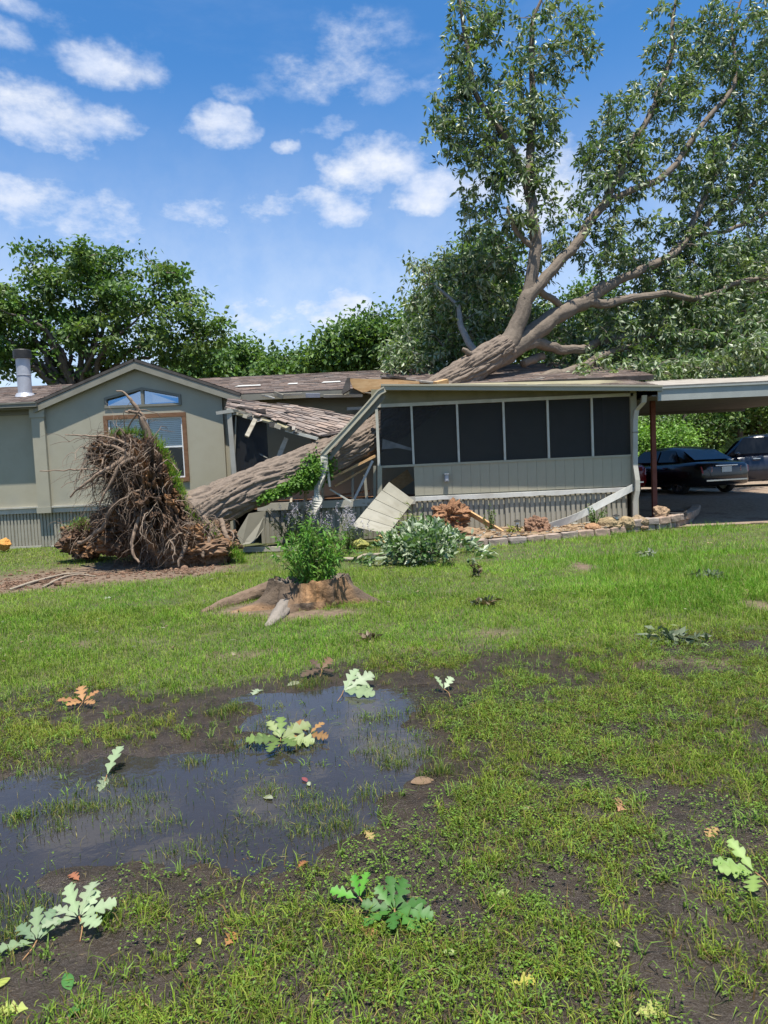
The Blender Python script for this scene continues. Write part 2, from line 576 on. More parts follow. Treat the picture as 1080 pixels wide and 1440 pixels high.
WATER = [(*px_blob(*a[:4]), a[4]) for a in [
    (320, 985, 300, 34, .75), (330, 1085, 300, 46, 1.1), (110, 1130, 190, 55, 1.2), (240, 1140, 210, 50, 1.2),
    (470, 1010, 110, 40, .85), (545, 1070, 80, 45, .85), (20, 1185, 90, 70, 1.2), (420, 1150, 110, 60, .7), (25, 1285, 80, 50, 1.0),
    (300, 1240, 170, 70, .32), (200, 1370, 200, 70, .42), (560, 1240, 130, 40, .35), (740, 1245, 60, 26, .55),
    (1030, 1180, 60, 26, .5), (880, 1030, 90, 22, .45), (640, 960, 90, 26, .4), (600, 1400, 120, 60, .3)]]
SOIL = [(*px_blob(*a), 1.0) for a in [(90, 812, 110, 18), (200, 800, 80, 14), (265, 803, 60, 10), (10, 825, 50, 12),
                                      (350, 858, 55, 9), (440, 864, 70, 8), (820, 797, 22, 6), (1075, 853, 40, 10)]] + [(*px_blob(*a), .55) for a in [
                                      (1010, 935, 50, 12), (900, 930, 70, 10), (600, 915, 70, 9), (340, 920, 100, 9), (700, 890, 60, 8), (150, 905, 80, 8)]]
WATER_Z = -0.020


def field(x, y, blobs):
    s = 0
    for cx, cy, rx, ry, w in blobs:
        s = s + w * np.exp(-(((x - cx) / rx) ** 2 + ((y - cy) / ry) ** 2))
    return s


def sstep(a, b_, x):
    t = np.clip((x - a) / (b_ - a), 0, 1)
    return t * t * (3 - 2 * t)


def wetness(x, y):
    """bare wet mud towards the low part of the lawn"""
    e = 5.75 + 0.10 * x + 1.3 * (n2(x, y, 0.7, 3, 3) - 0.5)
    return sstep(0.5, -0.6, y - e)


def gz(x, y):
    if np.ndim(x) == 0 or np.ndim(y) == 0:
        return gz(np.atleast_1d(np.asarray(x, float)), np.atleast_1d(np.asarray(y, float)))[0]
    x = np.asarray(x, float); y = np.asarray(y, float)
    w = wetness(x, y)
    z = 0.05 * (n2(x, y, 0.25, 2, 8) - 0.5) * sstep(6, 9, y)
    z = z + (0.028 * (n2(x, y, 1.7, 3, 5) - 0.5) + 0.040 * (n2(x, y, 5.0, 4, 6) - 0.5)) * (0.25 + 0.75 * w)
    z = z - 0.034 * np.minimum(field(x, y, WATER), 1.4)
    z = z + 0.006 * w
    # carport pad lies a little higher, the bed in front of the porch is level
    z = z + 0.32 * sstep(15.5, 20.5, y) * sstep(4.8, 6.0, x)
    z = z - 0.10 * np.exp(-(((x + 4.7) / 1.3) ** 2 + ((y - 12.6) / 0.6) ** 2))
    return z


def lines(*segs):
    out = []
    for a, b_, st in segs:
        out.append(np.arange(a, b_, st))
    return np.concatenate(out)


gx = lines((-400, -60, 40), (-60, -20, 4), (-20, -6, .5), (-6, -3.4, .1), (-3.4, 3.4, .036), (3.4, 6, .1), (6, 20, .5), (20, 60, 4), (60, 401, 40))
gy = lines((-60, -4, 8), (-4, 1.2, .3), (1.2, 6.6, .036), (6.6, 16, .12), (16, 26, .5), (26, 80, 4), (80, 500, 30))
X, Y = np.meshgrid(gx, gy)
Z = gz(X.ravel(), Y.ravel())
wet = wetness(X.ravel(), Y.ravel())
soil = np.clip(field(X.ravel(), Y.ravel(), SOIL) * 1.5 - 0.35 + 0.9 * (n2(X.ravel(), Y.ravel(), 4, 3, 9) - 0.5), 0, 1)
nxg, nyg = len(gx), len(gy)
ii, jj = np.meshgrid(np.arange(nyg - 1), np.arange(nxg - 1), indexing='ij')
base = ii * nxg + jj
quads = np.stack([base, base + 1, base + nxg + 1, base + nxg], -1).reshape(-1, 4)
ga = Acc()
ga.add(np.stack([X.ravel(), Y.ravel(), Z], -1), quads, col=np.stack([wet, soil, np.clip((Z - WATER_Z) * 20, 0, 1)], -1))

gm = bpy.data.materials.new('lawn_ground')
gm.use_nodes = True
t = gm.node_tree
k = NB(t)
p = t.nodes['Principled BSDF']
at = k.n('ShaderNodeAttribute', attribute_name='col')
sp = k.n('ShaderNodeSeparateColor')
t.links.new(at.outputs['Color'], sp.inputs[0])
co = k.n('ShaderNodeTexCoord').outputs['Object']
thatch = k.mix(k.ramp(k.noise(co, 3.0, 6), .35, .65), (.052, .072, .018), (.085, .085, .032))
thatch = k.mix(k.ramp(k.noise(co, 60, 4), .45, .7), thatch, (.07, .055, .03))
mud = k.mix(k.ramp(k.noise(co, 7.0, 7, .65), .35, .65), (.022, .0150, .0098), (.042, .0295, .0195))
mud = k.mix(k.ramp(k.noise(co, 90.0, 4), .5, .75), mud, (.065, .050, .036))
dirt = k.mix(k.ramp(k.noise(co, 9.0, 7, .65), .35, .65), (.10, .068, .044), (.19, .132, .09))
wf = k.ramp(k.m('ADD', sp.outputs[0], k.m('MULTIPLY', k.m('SUBTRACT', k.noise(co, 6, 5), .5), .7)), .25, .7)
col = k.mix(wf, thatch, mud)
col = k.mix(sp.outputs[1], col, dirt)
t.links.new(col, p.inputs['Base Color'])
rr = k.n('ShaderNodeMapRange')
k.put(rr.inputs[0], wf); rr.inputs[3].default_value = .95; rr.inputs[4].default_value = .33
t.links.new(k.m('MAXIMUM', rr.outputs[0], k.m('MULTIPLY', sp.outputs[1], .9)), p.inputs['Roughness'])
p.inputs['Specular IOR Level'].default_value = 0.4
bn = k.n('ShaderNodeBump'); bn.inputs['Strength'].default_value = 0.8; bn.inputs['Distance'].default_value = 0.015
t.links.new(k.noise(co, 45, 7, .7), bn.inputs['Height'])
t.links.new(bn.outputs[0], p.inputs['Normal'])
part('ground', ga, gm, smooth=True, kind='structure')

# standing water: one flat sheet, the uneven ground rises through it
wm = bpy.data.materials.new('puddle_water')
wm.use_nodes = True
t = wm.node_tree
k = NB(t)
t.nodes.remove(t.nodes['Principled BSDF'])
fr = k.n('ShaderNodeFresnel'); fr.inputs[0].default_value = 1.34
tr = k.n('ShaderNodeBsdfTransparent'); tr.inputs[0].default_value = (.60, .55, .50, 1)
gl = k.n('ShaderNodeBsdfGlossy'); gl.inputs['Roughness'].default_value = 0.03
bn = k.n('ShaderNodeBump'); bn.inputs['Strength'].default_value = 0.05; bn.inputs['Distance'].default_value = 0.02
t.links.new(k.noise(k.n('ShaderNodeTexCoord').outputs['Object'], 9, 3), bn.inputs['Height'])
t.links.new(bn.outputs[0], gl.inputs['Normal']); t.links.new(bn.outputs[0], fr.inputs['Normal'])
mx = k.n('ShaderNodeMixShader')
df = k.n('ShaderNodeBsdfDiffuse'); df.inputs[0].default_value = (.060, .053, .050, 1)      # silt in the water
mt = k.n('ShaderNodeMixShader'); mt.inputs[0].default_value = .42
t.links.new(tr.outputs[0], mt.inputs[1]); t.links.new(df.outputs[0], mt.inputs[2])
t.links.new(k.m('MULTIPLY', fr.outputs[0], 1.5, clamp=True), mx.inputs[0]); t.links.new(mt.outputs[0], mx.inputs[1]); t.links.new(gl.outputs[0], mx.inputs[2])
t.links.new(mx.outputs[0], t.nodes['Material Output'].inputs[0])
wa = Acc()
wx = np.linspace(-3.9, 3.9, 40); wy = np.linspace(1.0, 6.6, 30)
WX, WY = np.meshgrid(wx, wy)
ii, jj = np.meshgrid(np.arange(29), np.arange(39), indexing='ij')
bq = ii * 40 + jj
wa.add(np.stack([WX.ravel(), WY.ravel(), np.full(WX.size, WATER_Z)], -1), np.stack([bq, bq + 1, bq + 41, bq + 40], -1).reshape(-1, 4))
part('puddle_water', wa, wm, kind='structure')

# gravel driveway under and before the carport
dm = mat('gravel', (.23, .17, .12), (.31, .24, .18), 14, 0.95, 0.8, 120, c3=(.18, .12, .085), s3=1.2, spec=0.15)
da = Acc()
dx = np.arange(5.2, 26, .4); dy = np.arange(14.8, 34, .4)
DX, DY = np.meshgrid(dx, dy)
edge = 15.25 + 0.12 * (DX - 5.5) * 0 + 0.35 * (n2(DX.ravel(), DY.ravel(), .8, 2, 4).reshape(DX.shape) - .5)
DY = np.where(DY < 15.2, edge, DY)
ii, jj = np.meshgrid(np.arange(len(dy) - 1), np.arange(len(dx) - 1), indexing='ij')
bq = ii * len(dx) + jj
da.add(np.stack([DX.ravel(), DY.ravel(), gz(DX.ravel(), DY.ravel()) + .012], -1), np.stack([bq, bq + 1, bq + len(dx) + 1, bq + len(dx)], -1).reshape(-1, 4))
part('gravel_driveway', da, dm, smooth=True, kind='structure')


# ================================================================ grass
def blades(acc, P, h, w, azi, lean, col, simple=False):
    n = len(P)
    dirv = np.stack([np.cos(azi), np.sin(azi), np.zeros(n)], -1)
    sa = azi + math.pi / 2 + rng.uniform(-.9, .9, n)
    side = np.stack([np.cos(sa), np.sin(sa), np.zeros(n)], -1)
    up = np.array([0, 0, 1.0])
    hh = h[:, None]; ww = w[:, None]; ll = lean[:, None]
    mid = P + up * hh * .58 * (1 - .25 * ll) + dirv * hh * .32 * ll
    tip = P + up * hh * (1 - .55 * ll) + dirv * hh * .95 * ll
    if simple:                                  # far blades: one narrow triangle each
        v = np.stack([P - side * ww * .62, P + side * ww * .62, tip], 1).reshape(-1, 3)
        acc.add(v, None, np.arange(n)[:, None] * 3 + np.array([0, 1, 2]), col=np.repeat(col, 3, 0))
        return
    v = np.stack([P - side * ww * .5, P + side * ww * .5, mid + side * ww * .42, mid - side * ww * .42, tip], 1).reshape(-1, 3)
    o = np.arange(n)[:, None] * 5
    acc.add(v, o + np.array([0, 1, 2, 3]), o + np.array([3, 2, 4]), col=np.repeat(col, 5, 0))


def scatter(n, x0, x1, y0, y1):
    return rng.uniform(x0, x1, n), rng.uniform(y0, y1, n)


GREENS = np.array([(.11, .27, .018), (.15, .30, .025), (.20, .31, .04), (.09, .22, .016), (.25, .33, .06), (.13, .25, .03)])


def grass_col(x, y, n, yellow):
    c = GREENS[rng.integers(0, len(GREENS), n)].copy()
    v = n2(x, y, .55, 3, 21)[:, None]
    c = c * (0.72 + .56 * v)
    yl = np.clip(yellow + .9 * (n2(x, y, .9, 2, 23) - .5), 0, .8)[:, None] * rng.uniform(.3, 1, (n, 1))
    c = c * (1 - yl) + yl * np.array([.31, .30, .06])
    dry = rng.random(n) < .05
    c[dry] = np.array([.30, .235, .11]) * rng.uniform(.7, 1.1, (dry.sum(), 1))
    return c


def in_bed(x, y):
    return ((y > 15.0) & (x > -3.8) & (x < 5.7)) | ((y > 15.2) & (x > 5.2)) | ((y > 14.0) & (x > .9) & (x < 4.6)) | ((y > 14.6) & (x >= 4.6) & (x < 6.3)) | ((y > 16.9) & (x < -3.6))


ga = Acc()
for (y0, y1, n) in [(5.0, 6.6, 95000), (6.6, 8.6, 110000), (8.6, 11.2, 110000), (11.2, 17.0, 100000)]:
    hw = 0.60 * y1 + 1.8; n = int(n * 1.2)
    x, y = scatter(n, -hw, hw, y0, y1)
    s = np.clip(field(x, y, SOIL) * 1.5 - .25 + .9 * (n2(x, y, 4, 3, 9) - .5), 0, 1)
    cl = n2(x, y, 1.5, 3, 30)
    keep = (rng.random(n) > wetness(x, y) * 1.15) & (rng.random(n) > s * 1.1) & ~in_bed(x, y) & (rng.random(n) < .35 + 1.1 * cl)
    keep &= field(x, y, WATER) < .75
    x, y = x[keep], y[keep]; n = len(x)
    # the strip of longer grass that runs beside the flower bed
    tall = sstep(1.6, 3.2, x) * sstep(6.2, 7.6, y) * (n2(x, y, .8, 2, 33) > .42)
    h = (rng.gamma(6, .0075, n) + .006) * (.75 + .6 * n2(x, y, .6, 2, 31)) * (1 + .9 * tall) * (.45 + 1.1 * n2(x, y, 5.0, 2, 36))
    w = np.maximum(.0042, .00062 * y) * rng.uniform(.7, 1.3, n)
    c = grass_col(x, y, n, .28 * (1 - tall)) * (.62 + .76 * n2(x, y, 6.5, 2, 37))[:, None]
    blades(ga, np.stack([x, y, gz(x, y) - .004], -1), h, w, rng.uniform(0, 6.283, n), rng.uniform(.15, .95, n), c, simple=y0 > 8)
part('lawn_grass', ga, M['grass'], label='short bright green lawn grass before the house', cat='grass', kind='stuff')

# sparse tufts, runners and small weeds standing in the wet part
ga = Acc()
n = 36000
x, y = scatter(n, -6.0, 6.0, 1.0, 6.3)
wq = field(x, y, WATER)
pr = wetness(x, y) * np.clip((n2(x, y, 2.3, 3, 40) - .46) * 8 + .22, .03, 1) * np.where(wq > .55, .07, np.where(wq > .3, .30, 1.0))
keep = (rng.random(n) < pr) & (np.abs(x) < .62 * y + 2.6) & ((np.abs(x) < .62 * y + .4) | (rng.random(n) < .4))
x, y = x[keep], y[keep]
tx, ty = [], []
for cx, cy in zip(x, y):
    m = rng.integers(8, 34)
    r = rng.uniform(.012, .042)
    tx.append(cx + rng.normal(0, r, m)); ty.append(cy + rng.normal(0, r, m))
x = np.concatenate(tx); y = np.concatenate(ty); n = len(x)
h = rng.gamma(3.2, .0095, n) + .008
c = grass_col(x, y, n, .42) * rng.uniform(.5, 1.15, (n, 1)) * (.5 + 1.0 * n2(x, y, 9, 2, 41))[:, None] * np.array([1.0, .95, .9])
br = rng.random(n) < .09; c[br] = np.array([.20, .125, .055]) * rng.uniform(.5, 1.1, (br.sum(), 1))
blades(ga, np.stack([x, y, gz(x, y) - .004], -1), h, rng.uniform(.0022, .0052, n), rng.uniform(0, 6.283, n), rng.uniform(.25, 1.25, n), c)
# single thin stems standing all over mud and water
n = 15000
x, y = scatter(n, -3.8, 3.8, 1.25, 6.2)
keep = (np.abs(x) < .62 * y + .4) & (rng.random(n) < wetness(x, y) * (.25 + 1.2 * n2(x, y, 3.5, 2, 43)))
x, y = x[keep], y[keep]; n = len(x)
c = np.array([(.13, .19, .04), (.20, .22, .06), (.09, .14, .03), (.26, .22, .08)])[rng.integers(0, 4, n)] * rng.uniform(.6, 1.1, (n, 1))
blades(ga, np.stack([x, y, gz(x, y) - .004], -1), rng.gamma(4, .011, n) + .01, rng.uniform(.0014, .003, n), rng.uniform(0, 6.283, n), rng.uniform(.1, 1.0, n), c)
# coarse bent crabgrass tufts
# dense dark tussocks standing in the open water
for i in range(60):
    bq_ = WATER[rng.integers(0, 9)]
    cx, cy = bq_[0] + rng.normal(0, .5) * bq_[2], bq_[1] + rng.normal(0, .55) * bq_[3]
    m = rng.integers(60, 200); r = rng.uniform(.03, .075)
    P = np.stack([cx + rng.normal(0, r, m) * 1.4, cy + rng.normal(0, r, m), np.zeros(m)], -1)
    P[:, 2] = gz(P[:, 0], P[:, 1]) - .004
    c0 = np.array([.115, .17, .035]) * rng.uniform(.7, 1.15)
    cc_ = c0 * rng.uniform(.6, 1.35, (m, 1)); yy_ = rng.random(m) < .2; cc_[yy_] = np.array([.28, .25, .07]) * rng.uniform(.7, 1.1, (yy_.sum(), 1))
    blades(ga, P, rng.uniform(.035, .085, m), rng.uniform(.0022, .0045, m), rng.uniform(0, 6.283, m), rng.uniform(.1, .8, m), cc_)
n = 1700
x, y = scatter(n, -5.6, 5.6, 1.1, 6.2)
keep = (np.abs(x) < .62 * y + 2.4) & (rng.random(n) < wetness(x, y)) & (rng.random(n) < np.where(field(x, y, WATER) > .55, .3, 1))
x, y = x[keep], y[keep]
for cx, cy in zip(x, y):
    m = rng.integers(5, 12)
    P = np.stack([cx + rng.normal(0, .012, m), cy + rng.normal(0, .012, m), np.zeros(m)], -1)
    P[:, 2] = gz(P[:, 0], P[:, 1]) - .003
    c0 = np.array([.16, .25, .05]) * rng.uniform(.7, 1.15)
    blades(ga, P, rng.uniform(.035, .095, m), rng.uniform(.004, .0075, m), rng.uniform(0, 6.283, m), rng.uniform(.35, 1.1, m), c0 * rng.uniform(.8, 1.2, (m, 1)))
part('wet_grass', ga, M['grass'], label='sparse grass tufts standing in mud and shallow water', cat='grass', kind='stuff')


def leaf_kites(acc, P, d, up, L, W, col, fold=.25, droop=0.0):
    """N folded leaf blades: base, two side points, tip"""
    n = len(P)
    d = nrm(d); side = nrm(np.cross(d, up)); nn = np.cross(side, d)
    L = np.broadcast_to(L, (n,))[:, None]; W = np.broadcast_to(W, (n,))[:, None]
    mid = P + d * L * .48 - np.array([0, 0, 1.0]) * L * droop * .3
    tip = P + d * L - np.array([0, 0, 1.0]) * L * droop
    v = np.stack([P, mid + side * W * .5 + nn * W * fold, tip, mid - side * W * .5 + nn * W * fold], 1).reshape(-1, 3)
    o = np.arange(n)[:, None] * 4
    acc.add(v, None, np.concatenate([o + np.array([0, 1, 2]), o + np.array([0, 2, 3])]), col=np.repeat(col, 4, 0))


def rand_dir(n):
    return nrm(rng.normal(0, 1, (n, 3)))


# low broad-leaved weeds (clover and the like)
ga = Acc()
n = 42000
x, y = scatter(n, -4.6, 5.0, 1.1, 5.9)
pr = (.25 + wetness(x, y)) * np.clip((n2(x, y, 1.9, 3, 50) - .43) * 7 + .1, 0, 1) * (.30 + .70 * sstep(-1.0, .6, x)) * np.where(field(x, y, WATER) > .5, .1, 1)
keep = (rng.random(n) < pr * .8) & (np.abs(x) < .62 * y + 1.6)
x, y = x[keep], y[keep]
P0 = np.stack([x, y, gz(x, y)], -1)
for kx in range(5):
    n = len(P0)
    P = P0 + np.stack([rng.normal(0, .012, n), rng.normal(0, .012, n), rng.uniform(.008, .03, n)], -1)
    d = np.stack([rng.normal(0, 1, n), rng.normal(0, 1, n), rng.uniform(-.1, .5, n)], -1)
    s = rng.uniform(.005, .0135, n)
    c = np.array([.135, .23, .035]) * rng.uniform(.45, 1.3, (n, 1))
    leaf_kites(ga, P, d, np.broadcast_to([0, 0, 1.0], d.shape), s, s * .95, c, .12)
part('clover_weeds', ga, M['grass'], label='low broad leaved weeds creeping over the wet mud', cat='weeds', kind='stuff')


# dead thatch and bits of leaf lying flat on the mud and in the lawn
ga = Acc()
n = 15000
x, y = scatter(n, -3.8, 3.8, 1.2, 6.4)
keep = (np.abs(x) < .62 * y + .4) & (field(x, y, WATER) < .8)
x, y = x[keep], y[keep]; n = len(x)
P = np.stack([x, y, np.maximum(gz(x, y), WATER_Z) + .003], -1)
an = rng.uniform(0, 6.283, n)
c = np.array([(.16, .10, .055), (.24, .18, .09), (.09, .06, .035), (.30, .26, .13), (.13, .15, .05)])[rng.integers(0, 5, n)] * rng.uniform(.5, 1.1, (n, 1))
L = rng.uniform(.012, .055, n)
leaf_kites(ga, P, np.stack([np.cos(an), np.sin(an), rng.normal(0, .12, n)], -1), np.broadcast_to([0, 0, 1.0], (n, 3)) + rng.normal(0, .3, (n, 3)), L, rng.uniform(.0018, .005, n), c, .1)
n = 2600
x, y = scatter(n, -7, 7.5, 6, 15)
keep = ~in_bed(x, y)
x, y = x[keep], y[keep]; n = len(x)
P = np.stack([x, y, gz(x, y) + rng.uniform(.01, .05, n)], -1)
c = np.array([(.30, .22, .12), (.36, .34, .22), (.20, .13, .07), (.26, .32, .14)])[rng.integers(0, 4, n)] * rng.uniform(.6, 1.1, (n, 1))
L = np.minimum(rng.gamma(2, .014, n) + .015, .07)
leaf_kites(ga, P, rand_dir(n) * np.array([1, 1, .15]), np.broadcast_to([0, 0, 1.0], (n, 3)) + rng.normal(0, .25, (n, 3)), L, L * rng.uniform(.15, .5, n), c, .15)
part('leaf_litter', ga, M['leaf_near'], label='scattered dry thatch and leaf scraps over mud and lawn', cat='litter', kind='stuff')
# ================================================================ house
def shingles(corners, course=.145, tab=.31, base=(.20, .155, .13), missing=0.0, rag=0.0, seed=1, lift=.010):
    """asphalt tabs on a quad: corners = eave left, eave right, ridge right, ridge left"""
    r = np.random.default_rng(seed)
    A, B, C, D = [np.asarray(q, float) for q in corners]
    nn = nrm(np.cross(B - A, D - A))
    if nn[2] < 0: nn = -nn
    lv = max(np.linalg.norm(D - A), np.linalg.norm(C - B)); lu = max(np.linalg.norm(B - A), np.linalg.norm(C - D))
    nr = max(1, int(lv / course))
    acc = Acc()
    f = lambda u, v: (A * (1 - u) + B * u) * (1 - v) + (D * (1 - u) + C * u) * v
    for i in range(nr):
        u = -r.uniform(0, .8) * tab / lu
        v0, v1 = i / nr, min(1, (i + 1.25) / nr)
        while u < 1:
            w = tab / lu * r.choice([.75, 1, 1, 1.3])
            a, b_ = max(u, 0), min(u + w - .008 / lu, 1)
            u += w
            if b_ - a < .01 / lu or r.random() < missing:
                continue
            vv = v0 + (r.uniform(-.5, .5) * rag / nr)
            h = lift * r.uniform(.7, 1.5)
            p = [f(a, vv) + nn * (h + .004), f(b_, vv) + nn * (h + .004), f(b_, v1) + nn * .004, f(a, v1) + nn * .004, f(a, vv), f(b_, vv)]
            c = np.array(base) * r.uniform(.72, 1.25) * (1 + np.array([.06, 0, -.05]) * r.uniform(-1, 1))
            acc.add(p, [[0, 1, 2, 3], [4, 5, 1, 0], [5, 4, 3, 2]], col=c)
    return acc


HW = 17.0                                    # gable wall plane
house = thing('house', 'grey green single storey house with front gable and ribbed skirting, crushed on one side', 'house', (-4.0, HW, 0))
EV = 3.40
# ---- walls
a = Acc(); a.bb(-15.0, -8.0, HW + .18, HW + .30, .86, EV - .06)
part('wall', a, M['siding'], house)
wx0, wx1, wz0, wz1 = -6.55, -4.59, 1.44, 3.08
ax0, ax1, az0, az1, azp = -6.50, -4.68, 3.245, 3.50, 3.71
pk, sl = -5.68, .375
a = Acc()
zt = lambda x: 4.26 - sl * abs(x - pk)
y0, y1 = HW, HW + .12
XL, XR = -8.0, -3.72
a.prism([(XL, .86), (wx0, .86), (wx0, wz1), (wx0, zt(wx0)), (XL, zt(XL))], y0, y1)
a.prism([(wx1, .86), (XR, .86), (XR, zt(XR)), (wx1, zt(wx1))], y0, y1)
a.prism([(wx0, .86), (wx1, .86), (wx1, wz0), (wx0, wz0)], y0, y1)
a.prism([(wx0, wz1), (wx1, wz1), (wx1, az0), (wx0, az0)], y0, y1)
a.prism([(wx0, az0), (ax0, az0), (ax0, az1), (wx0, az1)], y0, y1)
a.prism([(ax1, az0), (wx1, az0), (wx1, az1), (ax1, az1)], y0, y1)
a.prism([(wx0, az1), (ax0, az1), (pk + .09, azp), (pk, zt(pk)), (wx0, zt(wx0))], y0, y1)
a.prism([(pk + .09, azp), (ax1, az1), (wx1, az1), (wx1, zt(wx1)), (pk, zt(pk))], y0, y1)
part('wall', a, M['siding'], house, label='gable wall with window')
a = Acc(); a.bb(-3.72, 6.2, HW + .62, HW + .74, .86, EV - .03)
part('wall', a, M['siding'], house)
a = Acc(); a.bb(-15, -14.88, HW + .3, 24, 0, EV); a.bb(6.08, 6.2, HW + .74, 24, 0, EV); a.bb(-15, 6.2, 24, 24.12, 0, EV)
a.prism([(-3.72, .0), (-3.6, .0), (-3.6, EV), (-3.72, EV)], HW + .12, HW + .62)
part('wall', a, M['siding'], house)
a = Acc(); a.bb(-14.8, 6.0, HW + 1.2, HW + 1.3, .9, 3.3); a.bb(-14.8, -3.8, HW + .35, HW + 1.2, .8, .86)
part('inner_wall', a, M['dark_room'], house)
# ---- corner pilaster with capital and base
a = Acc()
a.bb(-8.22, -7.92, HW - .09, HW + .2, .98, 3.10)
a.bb(-8.25, -7.90, HW - .11, HW + .2, 3.10, 3.36)
a.bb(-8.24, -7.90, HW - .12, HW + .2, .84, .98)
part('corner_pilaster', a, M['siding'], house)
# ---- pale band over the skirting
a = Acc(); a.bb(-15, -8.245, HW + .13, HW + .18, .84, 1.0); a.bb(-15, -8.245, HW + .10, HW + .13, .96, 1.0)
a.bb(-7.895, -3.7, HW - .05, HW, .84, 1.0); a.bb(-7.895, -3.7, HW - .08, HW - .05, .96, 1.0)
part('base_band', a, M['band'], house)


def skirt_panel(w, h, ribs, prof=.028):
    """ribbed vinyl panel, local origin at its lower left front"""
    pts = []
    step = w / ribs
    for i in range(ribs):
        x = i * step
        pts += [(x, 0), (x + step * .62, 0), (x + step * .68, prof), (x + step * .94, prof)]
    pts.append((w, 0))
    ac = Acc()
    n = len(pts)
    v = [(x, y, 0) for x, y in pts] + [(x, y, h) for x, y in pts]
    ac.add(v, [[i, i + 1, n + i + 1, n + i] for i in range(n - 1)])
    me = ac.mesh('skirting_panel')
    me.materials.append(M['skirting'])
    return me


sk = skirt_panel(.40, .84, 5)
x = -15.0
while x < -8.3:
    part_at('skirting_panel', sk, house, (x, HW + .17, .02 + rng.uniform(0, .006)))
    x += .404
x = -8.24
while x < -3.9:
    part_at('skirting_panel', sk, house, (x, HW + .02, .02 + rng.uniform(0, .006)))
    x += .404
a = Acc(); a.bb(-15, -8.0, HW + .09, HW + .13, .0, .05); a.bb(-8.0, -3.7, HW - .04, HW, .0, .05)
part('skirting_rail', a, M['band'], house)

# ---- main window: wooden frame, sashes, blinds, glass
FW = .10
win = part('window', (lambda q: (q.bb(wx0 + .002, wx1 - .002, HW - .035, HW + .06, wz1 - FW, wz1 - .002), q.bb(wx0 + .002, wx1 - .002, HW - .05, HW + .06, wz0 + .002, wz0 + FW),
            q.bb(wx0 + .002, wx0 + FW, HW - .033, HW + .06, wz0 + FW, wz1 - FW), q.bb(wx1 - FW, wx1 - .002, HW - .033, HW + .06, wz0 + FW, wz1 - FW))[0])(Acc()), M['window_wood'], house, label='brown wood window frame')
mid = (wx0 + wx1) / 2
for s0, s1 in ((wx0 + FW, mid - .03), (mid + .03, wx1 - FW)):
    zt0, zt1, zm = wz0 + FW, wz1 - FW, (wz0 + wz1) / 2 + .02
    a = Acc()
    for (q0, q1, r0, r1) in ((s0, s1, zt0, zt0 + .035), (s0, s1, zt1 - .035, zt1), (s0, s0 + .035, zt0 + .035, zt1 - .035), (s1 - .035, s1, zt0 + .035, zt1 - .035), (s0 + .035, s1 - .035, zm - .02, zm + .02)):
        a.bb(q0, q1, HW + .01, HW + .05, r0, r1)
    part('sash', a, M['white_vinyl'], win)
    a = Acc(); a.bb(s0 + .03, s1 - .03, HW + .028, HW + .032, zm + .015, zt1 - .03)
    part('pane', a, M['glass'], win)
    a = Acc(); a.bb(s0 + .03, s1 - .03, HW + .038, HW + .042, zt0 + .03, zm - .015)
    part('pane', a, M['dark_glass'], win)
    sm = Acc(); sm.box((0, 0, 0), (s1 - s0 - .08, .003, .044), np.array([[1, 0, 0], [0, .9, .43], [0, -.43, .9]]))
    me = sm.mesh('blind_slat'); me.materials.append(M['blind'])
    z = zt1 - .05
    while z > zt0 + .03:
        part_at('blind_slat', me, win, ((s0 + s1) / 2, HW + .085, z))
        z -= .046
a = Acc(); a.bb(mid - .03, mid + .03, HW + .005, HW + .055, wz0 + FW, wz1 - FW)
part('mullion', a, M['white_vinyl'], win)
# ---- arched gable window
a = Acc()
T = .06
outer = [(ax0, az0), (ax1, az0), (ax1, az1), (pk + .09, azp), (ax0, az1)]
xc = pk + .09
a.prism([(ax0 + .003, az0 + .003), (ax1 - .003, az0 + .003), (ax1 - .003, az0 + T), (ax0 + .003, az0 + T)], HW - .03, HW + .06)
a.prism([(ax0 + .003, az0 + T), (ax0 + T, az0 + T), (ax0 + T, az1 - .03), (ax0 + .003, az1 - .003)], HW - .03, HW + .06)
a.prism([(ax1 - T, az0 + T), (ax1 - .003, az0 + T), (ax1 - .003, az1 - .003), (ax1 - T, az1 - .03)], HW - .03, HW + .06)
a.prism([(ax0 + .003, az1 - .003), (ax0 + T, az1 - .045), (xc, azp - T), (xc, azp - .003)], HW - .028, HW + .06)
a.prism([(ax1 - .003, az1 - .003), (xc, azp - .003), (xc, azp - T), (ax1 - T, az1 - .045)], HW - .028, HW + .06)
a.prism([(xc - .035, az0 + T), (xc + .035, az0 + T), (xc + .035, azp - T - .005), (xc - .035, azp - T - .005)], HW - .026, HW + .05)
aw = part('window', a, M['siding_dark'], house, label='shallow arched window frame in two halves')
sky_glass = glass_mat('sky_reflecting_glass', (.55, .65, .7), .015, 14.0)
for lo_, hi_ in ((ax0 + .04, xc - .03), (xc + .03, ax1 - .04)):
    a = Acc()
    zt_ = lambda q: azp - .05 - (azp - az1) * abs(q - xc) / (xc - ax0) - .02
    # each pane leans back a little, as old glazing does
    a.slab([(lo_, HW + .0, az0 + .05), (hi_, HW + .0, az0 + .05), (hi_, HW + .03, zt_(hi_)), (lo_, HW + .03, zt_(lo_))], .004)
    part('pane', a, sky_glass, aw)

# ---- roofs
E0 = HW - .17
RY, RZ = 20.6, 4.33


def roof_slab(name, pts, th=.10, m=None):
    ac = Acc(); ac.slab(pts, th)
    return part(name, ac, m or M['drip_edge'], house)


